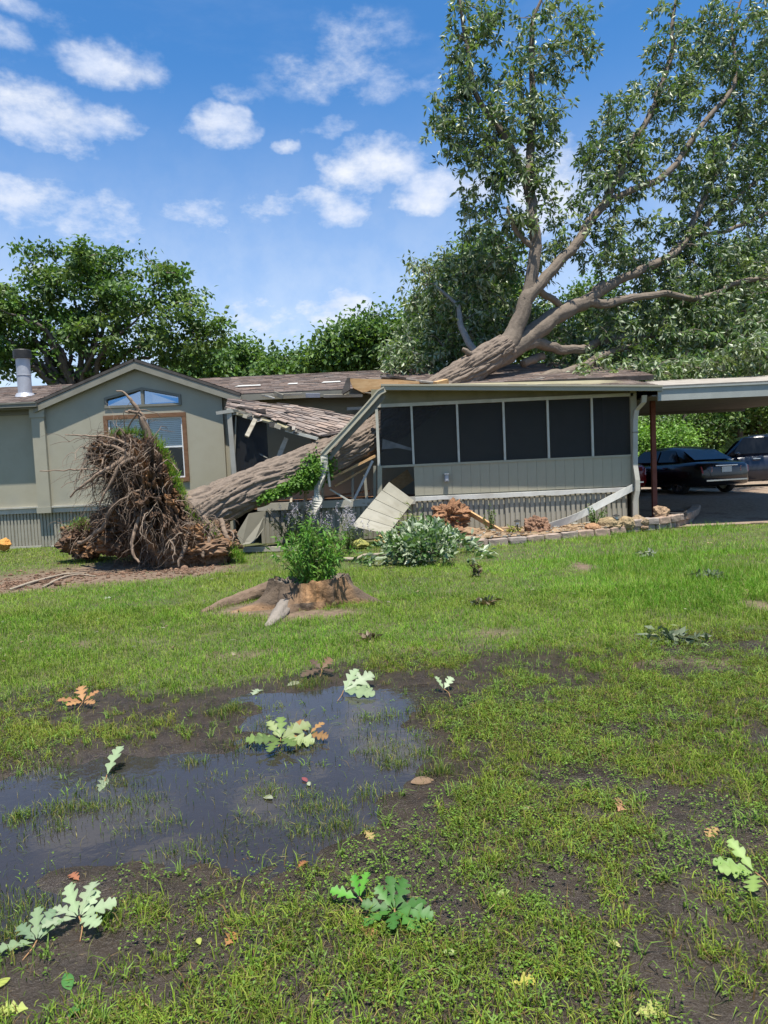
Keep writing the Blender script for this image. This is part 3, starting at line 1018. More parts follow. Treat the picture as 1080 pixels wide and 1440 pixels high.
P_ = lambda x, y, z: (x, y, z)
left = [(-15.3, E0, EV + .04), (-8.02, E0, EV + .04), (-5.9, RY, RZ), (-15.3, RY, RZ)]
right = [(-3.3, E0 + .1, EV + .04), (6.5, E0 + .1, EV + .04), (6.5, RY, RZ), (-5.4, RY, RZ)]
back = [(6.5, RY + .001, RZ), (6.5, 24.5, 3.35), (-15.3, 24.5, 3.35), (-15.3, RY + .001, RZ)]
rl = roof_slab('roof', left)
part('shingles', shingles(left, seed=3), M['shingle'], rl, kind='stuff')
rr_ = roof_slab('roof', right)
part('shingles', shingles(right, seed=4, missing=.03, rag=.3), M['shingle'], rr_, kind='stuff')
# pale underlay showing where shingles are torn off
for (px, py, wpx) in ((349, 541, 36), (466, 542, 27), (412, 546, 14)):
    q = PY(px, py, 18.2); zz = EV + .04 + (18.2 - E0 - .1) / (RY - E0 - .1) * (RZ - EV - .04)
    w = wpx * .0182 / 2
    a = Acc(); a.slab([(q[0] - w, 18.12, zz + .012), (q[0] + w, 18.12, zz + .012), (q[0] + w * .9, 18.3, zz + .06), (q[0] - w * .8, 18.3, zz + .06)], .004)
    part('torn_underlay', a, M['white_trim'], rr_)
rb = roof_slab('roof', back)
part('shingles', shingles([(6.5, 24.5, 3.35), (-15.3, 24.5, 3.35), (-15.3, RY, RZ), (6.5, RY, RZ)], course=.3, tab=.9, seed=5), M['shingle'], rb, kind='stuff')
GZ = 4.36
gl_ = [(-8.12, E0, GZ - sl * 2.44), (pk, E0, GZ), (pk, RY, GZ), (-8.12, RY, GZ - sl * 2.44)]
gr_ = [(pk, E0, GZ), (-3.24, E0, GZ - sl * 2.44), (-3.24, RY, GZ - sl * 2.44), (pk, RY, GZ)]
g1 = roof_slab('gable_roof', gl_, .06); g2 = roof_slab('gable_roof', gr_, .06)
part('shingles', shingles([(-8.12, RY, GZ - sl * 2.44 + .003), (-8.12, E0, GZ - sl * 2.44 + .003), (pk, E0, GZ + .003), (pk, RY, GZ + .003)], seed=6), M['shingle'], g1, kind='stuff')
part('shingles', shingles([(-3.24, E0, GZ - sl * 2.44 + .003), (-3.24, RY, GZ - sl * 2.44 + .003), (pk, RY, GZ + .003), (pk, E0, GZ + .003)], seed=7), M['shingle'], g2, kind='stuff')
for sgn in (-1, 1):
    xe = pk + sgn * 2.44
    a = Acc()
    a.prism([(pk, GZ - .075), (xe, GZ - .075 - sl * 2.44), (xe, GZ - .235 - sl * 2.44), (pk, GZ - .235)], E0 + .012, E0 + .05)
    part('rake_board', a, M['fascia'], house)
    a = Acc()
    a.prism([(pk, GZ - .064), (xe, GZ - .064 - sl * 2.44), (xe, GZ - .10 - sl * 2.44), (pk, GZ - .10)], E0 + .05, HW + .12)
    part('soffit', a, M['siding_dark'], house)
# left eave: gutter board and soffit
a = Acc(); a.bb(-15.3, -8.0, E0 - .10, E0 - .005, EV - .06, EV + .05); a.bb(-15.3, -8.0, E0 - .115, E0 - .10, EV + .02, EV + .055)
part('gutter', a, M['siding_dark'], house)
a = Acc(); a.bb(-15.3, -8.0, E0, HW + .18, EV - .09, EV - .064); a.bb(-15.2, -8.02, HW + .14, HW + .18, EV - .2, EV - .092)
part('soffit', a, M['siding_dark'], house)
a = Acc(); a.bb(-3.5, -.4, E0 + .07, E0 + .10, EV - .12, EV + .02)
part('fascia', a, M['siding_dark'], house)
# bent flashing and torn edge pieces along the right eave
for (x0, y0, x1, y1, h_, m_) in ((368, 556, 425, 554, .05, 'wood_old'), (385, 553, 398, 558, .10, 'fascia'), (430, 556, 450, 556, .10, 'metal_grey'), (455, 557, 510, 556, .07, 'wood_old'), (372, 556, 386, 560, .03, 'white_trim')):
    a = Acc(); a.beam(PY(x0, y0, E0 + .02), PY(x1, y1, E0 - .02), .03, h_, up=(0, -.25, 1))
    part('torn_edge_board', a, M[m_], house)
a = Acc(); a.beam(PY(488, 575, 17.2), PY(520, 573, 17.2), .02, .07)
part('wall_trim_strip', a, M['white_trim'], house)

# ---- flue pipe on the left roof
pb = PY(35, 547, 18.3)
fz = EV + .04 + (18.3 - E0) / (RY - E0) * (RZ - EV - .04)
a = Acc(); zs = [fz - .05, fz + .06, fz + .065, fz + .5, fz + .505, fz + .52, fz + .525, fz + .93]
rs = [.26, .20, .165, .165, .175, .175, .165, .165]
th = np.linspace(0, 6.283185, 28, endpoint=False)
a.tube([(pb[0], 18.3, z) for z in zs], rs, 28)
fp = part('flue_pipe', a, M['metal_grey'], house, smooth=False)
a = Acc(); a.tube([(pb[0], 18.3, z) for z in (fz + .93, fz + .935, fz + 1.13, fz + 1.15, fz + 1.152)], [.165, .215, .215, .2, .05], 28)
part('cap', a, M['metal_black'], fp)
a = Acc(); a.box((PY(90, 541, 19)[0], 19.3, 4.06), (.28, .22, .1))
part('roof_vent', a, M['siding_dark'], house)

# ================================================================ screened porch
PW = 15.5
porch = thing('screened_porch', 'long screened porch on the house, its left half crushed under the fallen trunk', 'porch', (1.5, PW, 0))
FZ, SZ, TZ = .87, 1.575, 2.90
mx_px = [531, 580, 644, 709, 771, 833, 889]
mxs = [PY(q, 610, PW)[0] for q in mx_px]
scr = bpy.data.materials.new('insect_screen'); scr.use_nodes = True
t = scr.node_tree; k = NB(t); p = t.nodes['Principled BSDF']
p.inputs['Base Color'].default_value = (.018, .019, .021, 1); p.inputs['Roughness'].default_value = .55; p.inputs['Specular IOR Level'].default_value = .25
trn = k.n('ShaderNodeBsdfTransparent'); mxn = k.n('ShaderNodeMixShader'); mxn.inputs[0].default_value = .30
t.links.new(p.outputs[0], mxn.inputs[1]); t.links.new(trn.outputs[0], mxn.inputs[2])
t.links.new(mxn.outputs[0], t.nodes['Material Output'].inputs[0])
for i in range(6):
    x0, x1 = mxs[i] + .022, mxs[i + 1] - .022
    a = Acc()
    # the cloth hangs a little slack
    n_ = 9
    gxv = np.linspace(x0, x1, n_); gzv = np.linspace(SZ + .02, TZ - .03, n_)
    GX_, GZ_ = np.meshgrid(gxv, gzv)
    bul = .012 * np.sin(np.pi * (GX_ - x0) / (x1 - x0)) * np.sin(np.pi * (GZ_ - SZ) / (TZ - SZ)) * rng.uniform(-1, 1)
    a.add(np.stack([GX_.ravel(), PW + .04 + bul.ravel(), GZ_.ravel()], -1), [[r_ * n_ + c_, r_ * n_ + c_ + 1, (r_ + 1) * n_ + c_ + 1, (r_ + 1) * n_ + c_] for r_ in range(n_ - 1) for c_ in range(n_ - 1)])
    part('screen', a, scr, porch, smooth=True)
for i, xm in enumerate(mxs):
    a = Acc(); w = .045 if i else .06
    a.bb(xm - w / 2, xm + w / 2, PW - .02, PW + .03, SZ + .03, TZ - .04)
    part('mullion', a, M['mullion'], porch)
a = Acc(); a.bb(mxs[0] - .04, mxs[-1] + .03, PW - .03, PW + .03, TZ - .04, TZ + .03)
part('top_rail', a, M['mullion'], porch)
a = Acc(); a.bb(mxs[0] - .03, mxs[-1] + .03, PW - .03, PW + .03, SZ - .02, SZ + .028)
part('sill_rail', a, M['siding'], porch)
# header board over the screens, with rafter tails
a = Acc(); a.prism([(mxs[0] - .1, TZ + .03), (mxs[-1] + .1, TZ + .03), (mxs[-1] + .1, 2.98), (mxs[0] - .1, 3.26)], PW + .04, PW + .08)
part('header_board', a, M['wood_soffit'], porch)
# lower siding, one board after another with open V grooves
bw = .205
x = mxs[1] + .0
bm = Acc(); bm.prism([(0.002, 0), (bw - .002, 0), (bw - .002, SZ - FZ - .07), (0.002, SZ - FZ - .07)], 0, .008)
bme = bm.mesh('siding_board'); bme.materials.append(M['siding'])
i = 0
while x < mxs[-1] - .1:
    part_at('siding_board', bme, porch, (x, PW - .012 + rng.uniform(-.0015, .0015), FZ + .05))
    x += bw
    i += 1
a = Acc(); a.bb(mxs[1], mxs[-1] + .03, PW + .002, PW + .05, FZ + .02, SZ - .022)
part('siding_backing', a, M['siding'], porch)
a = Acc(); a.bb(mxs[-1] - .03, mxs[-1] + .1, PW - .03, PW + .08, .1, 3.0)
part('corner_post', a, M['siding'], porch)
a = Acc(); a.bb(mxs[-1] + .02, mxs[-1] + .1, PW + .08, HW + .6, .1, 3.1)
part('end_wall', a, M['siding'], porch)
# pale skirt band: right part torn and ragged
a = Acc()
n_ = 60
xs = np.linspace(mxs[1], mxs[-1], n_); lowz = FZ - .045 - .045 * n2(xs * 5, xs * 0, 1, 3, 60)
v = np.concatenate([np.stack([xs, np.full(n_, PW - .055), np.full(n_, FZ + .02)], -1), np.stack([xs, np.full(n_, PW - .06), lowz], -1), np.stack([xs, np.full(n_, PW - .03), np.full(n_, FZ + .025)], -1)])
a.add(v, [[i, i + 1, n_ + i + 1, n_ + i] for i in range(n_ - 1)] + [[2 * n_ + i, 2 * n_ + i + 1, i + 1, i] for i in range(n_ - 1)])
part('base_band', a, M['white_trim'], porch, label='torn white skirt band')
a = Acc(); a.bb(-2.75, mxs[1] - .002, PW - .05, PW + .02, FZ - .13, FZ + .03)
part('base_band', a, M['band'], porch)
sk2 = skirt_panel(.44, .80, 4, .03)
x = -2.7
while x < mxs[-1] - .2:
    o = part_at('skirting_panel', sk2, porch, (x, PW + .0 + rng.uniform(-.004, .004), .02))
    if x < .2:
        o.rotation_euler = (rng.uniform(-.06, .12), 0, rng.uniform(-.03, .03))
    x += .446
# floor, back wall, ceiling
a = Acc(); a.bb(-3.6, mxs[-1], PW + .05, HW + .58, FZ - .1, FZ)
part('floor', a, M['floor_wood'], porch)
# roof: eave line drops to the right
ez0, ez1 = 3.235, 2.955
ex0, ex1 = PY(536, 548, 15.04)[0], PY(930, 548, 15.04)[0]
rp = [(ex0, 15.06, ez0 + .05), (ex1, 15.06, ez1 + .06), (ex1, 17.2, 3.40), (ex0, 17.2, 3.50)]
ac = Acc(); ac.slab(rp, .09)
pr_ = part('roof', ac, M['wood_soffit'], porch)
part('shingles', shingles(rp, seed=9, base=(.27, .215, .175), rag=.5, missing=.04), M['shingle'], pr_, kind='stuff')


def line_z(x):
    return ez0 + (ez1 - ez0) * (x - ex0) / (ex1 - ex0)


a = Acc()
a.prism([(ex0, line_z(ex0) - .055), (ex1, line_z(ex1) - .055), (ex1, line_z(ex1) + .06), (ex0, line_z(ex0) + .06)], 14.98, 15.055)
a.prism([(ex0, line_z(ex0) + .03), (ex1, line_z(ex1) + .03), (ex1, line_z(ex1) + .065), (ex0, line_z(ex0) + .065)], 14.955, 14.978)
part('gutter', a, M['siding'], porch)
for q in (575, 618, 661, 705, 748, 790, 832, 873):
    xr = PY(q, 560, 15.3)[0]
    a = Acc(); a.beam((xr, 15.07, line_z(xr) - .02), (xr, PW + .04, line_z(xr) + .04), .045, .07)
    part('rafter_tail', a, M['band'], porch)


# broken gutter and eave folded down over the trunk
def fold_path(pts, prof, name, m_, par):
    """sweep a profile (list of (depth, height)) along world points"""
    pts = np.asarray(pts, float); n = len(prof)
    ac = Acc(); vs_ = []
    tg = nrm(np.gradient(pts, axis=0))
    for i in range(len(pts)):
        sd = np.array([0, 1.0, 0]); sd = nrm(sd - tg[i] * np.dot(sd, tg[i])); up = np.cross(sd, tg[i])
        if up[2] < 0 and abs(up[2]) > .15: up = -up
        vs_ += [pts[i] + sd * d_ + up * h_ for d_, h_ in prof]
    q = [[i * n + j, i * n + (j + 1) % n, (i + 1) * n + (j + 1) % n, (i + 1) * n + j] for i in range(len(pts) - 1) for j in range(n)]
    ac.add(vs_, q, polys=[list(range(n)), [(len(pts) - 1) * n + j for j in range(n)][::-1]])
    return part(name, ac, m_, par)


gp = [(-.02, -.06), (.09, -.06), (.09, .06), (-.045, .06), (-.045, .03), (-.02, .03)]
fold_path([PY(541, 547.5, 14.97), PY(533, 552, 14.95), PY(515, 573, 14.9), PY(487, 604, 14.8), PY(453, 640, 14.7)], gp, 'gutter', M['siding'], porch)
fold_path([PY(540, 556, 15.1), PY(520, 580, 15.05), PY(490, 612, 14.97), PY(462, 645, 14.85)], [(-.03, -.05), (.03, -.05), (.03, .05), (-.03, .05)], 'eave_board', M['siding_dark'], porch)
# crumpled downspout hanging at its lower end
dp = spline([PY(456, 640, 14.72), PY(453, 665, 14.7), PY(446, 690, 14.66), PY(446, 705, 14.62), PY(440, 724, 14.6)], 22)
ac = Acc(); wv = np.interp(np.linspace(0, 1, 22), [0, .3, .55, .7, 1], [.15, .17, .10, .20, .16])
vs_, qs = [], []
for i in range(22):
    ang = .5 * math.sin(i * .55)
    ex = np.array([math.cos(ang), math.sin(ang), 0]); ey = np.array([-math.sin(ang), math.cos(ang), 0])
    for sx, sy in ((-1, -1), (1, -1), (1, 1), (-1, 1)):
        vs_.append(dp[i] + ex * sx * wv[i] / 2 + ey * sy * .045)
for i in range(21):
    qs += [[i * 4 + j, i * 4 + (j + 1) % 4, i * 4 + 4 + (j + 1) % 4, i * 4 + 4 + j] for j in range(4)]
ac.add(vs_, qs)
part('crumpled_downspout', ac, M['band'], porch)
a = Acc(); a.beam(PY(459, 648, 14.75), PY(464, 684, 14.85), .05, .07, up=(0, 1, 0))
part('hanging_strip', a, M['white_trim'], porch)

# collapsed roof over the trunk
c0, c1, c2, c3 = PY(317, 573, 15.45), PY(447, 615, 15.25), PY(522, 588, 16.75), PY(320, 560, 16.75)
mA, mB = (c0 + c1) / 2 + (0, 0, .07), (c3 + c2) / 2 + (0, 0, .06)
for qd, sd_ in (([c0, mA, mB, c3], 12), ([mA, c1, c2, mB], 13)):
    ac = Acc(); ac.slab(np.array(qd) - (0, 0, .07), .04, (0, -.2, 1))
    cr = part('collapsed_roof', ac, M['wood_soffit'], porch)
    part('shingles', shingles(qd, seed=sd_, rag=1.2, missing=.05, lift=.02, base=(.245, .195, .165)), M['shingle'], cr, kind='stuff')
c4, c5 = PY(500, 606, 15.6), PY(524, 580, 16.8)
ac = Acc(); ac.slab(np.array([c1, c4, c5, c2 + (0, .02, .01)]) - (0, 0, .07), .04, (0, -.3, 1))
part('shingles', shingles([c1, c4, c5, c2 + (0, .02, .01)], seed=14, rag=1.2, lift=.02, base=(.245, .195, .165)), M['shingle'], part('collapsed_roof', ac, M['wood_soffit'], porch), kind='stuff')
# ragged shingle and felt edge hanging off the front
for i in range(34):
    u = rng.random(); pt = c0 * (1 - u) + c1 * u + (0, -.02, -.03)
    w_ = rng.uniform(.05, .16); h_ = rng.uniform(.04, .11); tl = rng.uniform(-.6, .6)
    a = Acc(); rot = np.array(Matrix.Rotation(tl, 3, 'Y') @ Matrix.Rotation(rng.uniform(-.7, .5), 3, 'X'))
    a.box(pt + rng.normal(0, .02, 3), (w_, .008, h_), rot)
    part('torn_shingle', a, M[['wood_old', 'drip_edge', 'wood_raw', 'fascia', 'roofing'][rng.integers(0, 5)]], porch)
# broken rafters and studs in the wreck: ends, width, height, material
for (x0, y0, Y0, x1, y1, Y1, w, h, m_) in [
    (322, 574, 15.4, 330, 672, 15.5, .10, .06, 'band'), (304, 581, 15.35, 332, 577, 15.4, .07, .06, 'band'),
    (332, 582, 15.5, 329, 672, 15.5, .03, .03, 'fascia'), (330, 669, 15.5, 372, 672, 15.5, .03, .04, 'fascia'),
    (326, 576, 15.45, 362, 586, 15.5, .06, .08, 'wood_old'), (362, 586, 15.5, 402, 600, 15.45, .05, .06, 'wood_old'),
    (359, 590, 15.3, 347, 614, 15.1, .09, .07, 'wood_old'), (403, 616, 15.6, 391, 645, 15.55, .10, .07, 'wood_old'),
    (402, 605, 15.4, 447, 617, 15.1, .06, .05, 'mullion'), (330, 578, 16.2, 350, 640, 16.3, .05, .05, 'siding_dark'),
    (466, 672, 15.3, 528, 641, 15.7, .05, .10, 'wood_raw'), (470, 684, 15.5, 522, 654, 15.8, .04, .07, 'wood_raw'),
    (498, 702, 15.4, 524, 648, 15.3, .05, .07, 'metal_grey'), (464, 688, 15.1, 494, 706, 15.0, .03, .03, 'mullion'),
    (496, 662, 15.7, 496, 706, 15.6, .05, .05, 'fascia'), (513, 668, 15.6, 516, 704, 15.55, .06, .05, 'fascia'),
    (453, 676, 15.6, 454, 706, 15.55, .05, .05, 'wood_old'), (430, 690, 15.7, 429, 715, 15.6, .07, .05, 'wood_raw'),
    (410, 697, 15.7, 409, 712, 15.6, .05, .05, 'wood_old'),
    (534, 655, 15.52, 534, 704, 15.52, .10, .20, 'siding'), (527, 655, 15.5, 527, 704, 15.5, .06, .05, 'fascia'),
    (470, 660, 16.2, 520, 640, 16.4, .04, .2, 'wood_old'), (546, 690, 16.2, 577, 668, 16.6, .3, .03, 'wood_raw'),
    (440, 702, 15.9, 520, 690, 15.9, .03, .12, 'floor_wood'), (475, 668, 15.9, 510, 664, 15.9, .04, .05, 'wood_old')]:
    a = Acc(); a.beam(PY(x0, y0, Y0), PY(x1, y1, Y1), w, h, up=(0, 1, .1))
    part('broken_framing', a, M[m_], porch)
a = Acc(); a.bb(PY(329, 620, 15.55)[0], PY(376, 620, 15.55)[0], 15.56, 15.57, SZ + .02, TZ + .05)
part('screen', a, scr, porch)
a = Acc()
a.add([PY(350, 606, 15.75), PY(371, 618, 15.75), PY(376, 646, 15.65), PY(360, 632, 15.7)], [[0, 1, 2, 3]])
a.add([PY(358, 628, 15.6), PY(367, 631, 15.6), PY(377, 645, 15.55), PY(366, 640, 15.55)], [[0, 1, 2, 3]])
part('torn_screen', a, M['siding_dark'], porch)
a = Acc()
a.add([PY(538, 617, 15.53), PY(579, 630, 15.53), PY(579, 634, 15.53), PY(560, 630, 15.53), PY(537, 632, 15.53)], polys=[[0, 1, 2, 3, 4]])
part('torn_screen', a, mat('faded_screen_cloth', (.10, .10, .10), (.14, .14, .14), 6, .7), porch)
# torn roof deck lifted beside the trunk (raw wood faces)
for pts, Y0, th_, m_ in [
    ([(491, 532), (560, 534), (560, 551), (528, 551), (520, 549), (512, 553), (496, 545)], 16.7, .16, 'wood_raw'),
    ([(560, 534), (642, 541), (640, 549), (560, 551)], 16.72, .16, 'wood_raw'),
    ([(520, 531), (575, 532), (642, 540), (640, 543), (560, 537), (515, 535)], 16.9, .4, 'roofing'),
    ([(488, 531), (492, 531), (492, 548), (482, 554), (480, 552)], 16.55, .2, 'drip_edge'),
    ([(510, 551), (534, 553), (560, 551), (590, 553), (540, 557)], 16.3, .2, 'wood_old')]:
    q = [PY(x_, y_, Y0) for x_, y_ in pts]
    a = Acc(); a.prism([(v_[0], v_[2]) for v_ in q], Y0, Y0 + th_)
    part('broken_roof_deck', a, M[m_], porch)
for (x0, y0, x1, y1, Y0, w, h, m_) in [(536, 530, 600, 537, 16.9, .3, .03, 'drip_edge'), (590, 536, 640, 541, 16.7, .3, .04, 'roofing'), (700, 537, 760, 531, 17.3, .6, .03, 'roofing'),
                                       (688, 541, 745, 538, 17.0, .3, .03, 'drip_edge'), (745, 533, 790, 541, 17.2, .4, .03, 'roofing'), (640, 543, 700, 542, 16.5, .3, .03, 'wood_old'),
                                       (548, 529, 566, 532, 16.8, .3, .05, 'drip_edge'), (612, 540, 628, 536, 16.5, .14, .10, 'wood_raw')]:
    a = Acc(); a.beam(PY(x0, y0, Y0), PY(x1, y1, Y0 + .2), w, h, up=(0, -.2, 1))
    part('broken_roof_deck', a, M[m_], porch)
# utility box and downspout
ub = PY(628, 672, PW - .06)
a = Acc(); a.box(ub, (.085, .1, .15)); a.box(ub + (0, -.055, 0), (.06, .012, .11)); a.box(ub + (0, -.02, .085), (.1, .13, .015))
part('outlet_box', a, M['metal_grey'], porch)
ds = [PY(906, 556, 15.15), PY(905, 566, 15.2), PY(895, 577, 15.38), PY(893, 590, 15.42), PY(893, 640, 15.42), PY(893, 655, 15.4), PY(896, 675, 15.36), PY(896, 690, 15.36), PY(893, 707, 15.38), PY(893, 728, 15.4)]
ac = Acc(); vs_, qs = [], []
for i, q in enumerate(ds):
    for sx, sy in ((-1, -1), (1, -1), (1, 1), (-1, 1)):
        vs_.append(q + np.array([sx * .05, sy * .035, 0]))
for i in range(len(ds) - 1):
    qs += [[i * 4 + j, i * 4 + (j + 1) % 4, i * 4 + 4 + (j + 1) % 4, i * 4 + 4 + j] for j in range(4)]
ac.add(vs_, qs)
part('downspout', ac, M['band'], porch)
a = Acc(); q = PY(893, 608, 15.42); a.box(q, (.115, .085, .03))
part('downspout_clip', a, M['fascia'], porch)

# ================================================================ carport
cpx0, cpx1, cpx2 = PY(925, 555, 15.05)[0], 12.6, 10.7
carport = thing('carport', 'open carport with pale metal fascia joined to the porch end', 'carport', (8.0, 18.0, 0))
fz0, fz1 = 2.70, 2.975
a = Acc(); a.bb(cpx0, cpx1, 15.03, 15.08, fz0, fz1); a.bb(cpx0, cpx1, 15.0, 15.03, fz1 - .03, fz1 + .01)
part('fascia', a, M['carport'], carport)
a = Acc(); a.slab([(cpx0, 15.0, fz1 + .04), (cpx1, 15.0, fz1 + .04), (11.25, 18.0, 3.43), (cpx0, 18.0, 3.43)], .025)
part('roof', a, M['roofing'], carport)
a = Acc(); a.slab([(cpx2, 21.0, 2.95), (cpx0 - .2, 21.0, 2.95), (cpx0 - .2, 18.001, 3.43), (11.25, 18.001, 3.43)], .025)
part('roof', a, M['roofing'], carport)
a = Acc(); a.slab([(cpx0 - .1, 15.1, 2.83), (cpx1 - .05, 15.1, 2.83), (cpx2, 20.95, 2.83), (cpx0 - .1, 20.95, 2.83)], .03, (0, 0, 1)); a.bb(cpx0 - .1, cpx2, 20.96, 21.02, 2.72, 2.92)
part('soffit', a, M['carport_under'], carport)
for q, yy in ((919, 16.3),):
    xx = PY(q, 640, yy)[0]
    a = Acc(); a.bb(xx - .05, xx + .05, yy - .05, yy + .05, .0, 2.79); a.bb(xx - .09, xx + .09, yy - .09, yy + .09, .0, .16)
    part('post', a, M['rust_post'], carport)
for xx, yy in ((6.3, 20.6), (cpx1 - .2, 15.6)):
    a = Acc(); a.bb(xx - .05, xx + .05, yy - .05, yy + .05, .1, 2.79); a.bb(xx - .08, xx + .08, yy - .08, yy + .08, float(gz(xx, yy)) - .05, float(gz(xx, yy)) + .03)
    part('post', a, M['rust_post'], carport)
# ================================================================ vehicles
def loft(sections):
    """list of rings with the same point count -> Acc"""
    a = Acc(); n = len(sections[0]); m = len(sections)
    v = np.array(sections, float).reshape(-1, 3)
    q = [[i * n + j, i * n + (j + 1) % n, (i + 1) * n + (j + 1) % n, (i + 1) * n + j] for i in range(m - 1) for j in range(n)]
    a.add(v, q, polys=[list(range(n))[::-1], [(m - 1) * n + j for j in range(n)]])
    return a


def make_car(name, label, paint, loc, heading, kind):
    """x forward, y left, z up in local coordinates; heading turns it about z"""
    root = thing(name, label, 'car', loc)
    root.rotation_euler = (0, 0, heading)
    suv = kind == 'suv'
    L, Wd = (4.7, 1.88) if suv else (4.75, 1.82)
    h = L / 2
    belt, roof = (1.08, 1.76) if suv else (.93, 1.43)
    def add(nm, ac, m_, par=root, smooth=False):
        me = ac.mesh(nm, smooth); me.materials.append(m_)
        o = bpy.data.objects.new(nm, me); COL.objects.link(o); o.parent = par
        return o
    # lower body: stations x, half width, floor z, side-crease z, top z
    st = [(-h, .72, .42, .62, .78), (-h + .06, .82, .30, .66, belt - .04), (-h + .35, .90, .24, .70, belt + .03), (-h + .9, .91, .22, .68, belt + .02),
          (-.3, .91, .20, .66, belt - .01), (.7, .91, .20, .66, belt - .03), (h - 1.3, .90, .21, .66, belt - .05), (h - .5, .87, .24, .64, belt - .16), (h - .1, .78, .30, .56, belt - .28), (h, .66, .36, .52, belt - .36)]
    rings = []
    for x, w, z0, zc_, z1 in st:
        w = w * Wd / 1.82
        rings.append([(x, -w * .94, z0), (x, -w, z0 + .1), (x, -w * 1.0, zc_), (x, -w * .95, z1 - .05), (x, -w * .86, z1), (x, 0, z1 + .02),
                      (x, w * .86, z1), (x, w * .95, z1 - .05), (x, w * 1.0, zc_), (x, w, z0 + .1), (x, w * .94, z0)])
    body = add('body', loft(rings), paint, smooth=True)
    # cabin
    if suv:
        cs = [(-h + .12, .78, belt + .02), (-h + .38, .70, roof - .08), (-h + .9, .69, roof), (.3, .69, roof - .02), (.75, .67, roof - .10), (1.35, .76, belt - .02)]
    else:
        cs = [(-h + .55, .76, belt + .02), (-h + 1.25, .62, roof - .07), (-h + 1.8, .60, roof), (.1, .61, roof - .01), (.55, .60, roof - .09), (1.35, .74, belt - .04)]
    rings = []
    for x, w, z in cs:
        bz = belt - .03
        wb = .80
        rings.append([(x, -wb, bz), (x, -(wb * .35 + w * .65), bz + (z - bz) * .55), (x, -w, z - .03 * (z > bz + .1)), (x, -w * .7, z + .01), (x, 0, z + .03), (x, w * .7, z + .01),
                      (x, w, z - .03 * (z > bz + .1)), (x, wb * .35 + w * .65, bz + (z - bz) * .55), (x, wb, bz)])
    add('cabin', loft(rings), paint, smooth=True)
    # glazing laid just proud of the cabin: rear, windshield, sides
    def quad(nm, pts, m_, off):
        ac = Acc(); p_ = np.array(pts, float) + np.array(off); ac.slab(p_, .006); return add(nm, ac, m_)
    gk = M['dark_glass'] if False else car_glass
    r0, r1 = cs[0], cs[1]
    quad('rear_window', [(r0[0] + .02, -.66, belt + .08), (r1[0] - .06, -.56, r1[2] - .06), (r1[0] - .06, .56, r1[2] - .06), (r0[0] + .02, .66, belt + .08)], gk, (-.05, 0, .02))
    f0, f1 = cs[-2], cs[-1]
    quad('windshield', [(f1[0] - .05, .66, f1[2] + .06), (f0[0] + .05, .54, f0[2] - .03), (f0[0] + .05, -.54, f0[2] - .03), (f1[0] - .05, -.66, f1[2] + .06)], gk, (.05, 0, .03))
    for sgn in (-1, 1):
        wb, w = .80, cs[2][1]
        zlo, zhi = belt + .05, roof - .1
        ylo = wb * .86 + w * .14 + .03; yhi = w + .045
        xs_ = [(r0[0] + .5 if not suv else r0[0] + .3), -.35, -.27, f1[0] - .25]
        xt_ = [r1[0] + .15, -.35, -.27, f0[0] + .02]
        for q in (0, 2):
            pts = [(xs_[q], sgn * ylo, zlo), (xs_[q + 1], sgn * ylo, zlo), (xt_[q + 1], sgn * yhi, zhi), (xt_[q], sgn * yhi, zhi)]
            ac = Acc(); ac.slab(pts, .006, (0, sgn, .3)); add('side_window', ac, gk)
            ac = Acc(); xm = (xs_[q] + xs_[q + 1]) / 2
            ac.bb(xm - .12, xm + .10, sgn * (.915 * Wd / 1.82) - .015, sgn * (.915 * Wd / 1.82) + .02, belt - .14, belt - .11); add('door_handle', ac, M['chrome'])
        ac = Acc(); v, q_, t_ = sph(12, 8); ac.add(v * (.09, .10, .07) + (f1[0] - .35, sgn * 1.0, belt + .06), q_, t_); ac.bb(f1[0] - .38, f1[0] - .32, sgn * .84 - .06, sgn * .9 + .06, belt, belt + .05)
        add('mirror', ac, paint, smooth=True)
    # lamps, bumper trim, plate
    for sgn in (-1, 1):
        ac = Acc(); ac.slab([(-h + .03, sgn * .80, belt - .30), (-h - .005, sgn * .48, belt - .26), (-h + .0, sgn * .48, belt - .12), (-h + .07, sgn * .82, belt - .10)], .05, (-1, sgn * .3, 0)); add('tail_lamp', ac, M['lamp_red'])
        ac = Acc(); ac.slab([(h - .03, sgn * .50, belt - .42), (h - .12, sgn * .80, belt - .36), (h - .22, sgn * .82, belt - .27), (h - .10, sgn * .50, belt - .33)], .04, (1, sgn * .2, .6)); add('headlight', ac, M['lamp_clear'])
    ac = Acc(); ac.bb(-h - .03, -h + .02, -.70, .70, .40, .44); add('bumper_trim', ac, M['chrome'])
    ac = Acc(); ac.bb(-h - .02, -h + .03, -.17, .17, belt - .28, belt - .12); pl = add('number_plate', ac, M['plate'])
    ac = Acc(); ac.bb(-h - .02, -h + .03, -.38, .38, belt - .10, belt - .075); add('trunk_trim', ac, M['chrome'])
    # wheels
    wr = .36 if suv else .325
    tyre = Acc(); n_ = 26
    prof = [(wr * .66, -.1), (wr * .94, -.105), (wr, -.075), (wr, .075), (wr * .94, .105), (wr * .66, .1)]
    vs_, qs = [], []
    for i in range(n_):
        t_ = i / n_ * 6.283185
        vs_ += [(r * math.cos(t_), y_, r * math.sin(t_)) for r, y_ in prof]
    for i in range(n_):
        i2 = (i + 1) % n_
        qs += [[i * 6 + j, i2 * 6 + j, i2 * 6 + (j + 1) % 6, i * 6 + (j + 1) % 6] for j in range(6)]
    tyre.add(vs_, qs); tm = tyre.mesh('tyre', True); tm.materials.append(M['tyre'])
    rim = Acc()
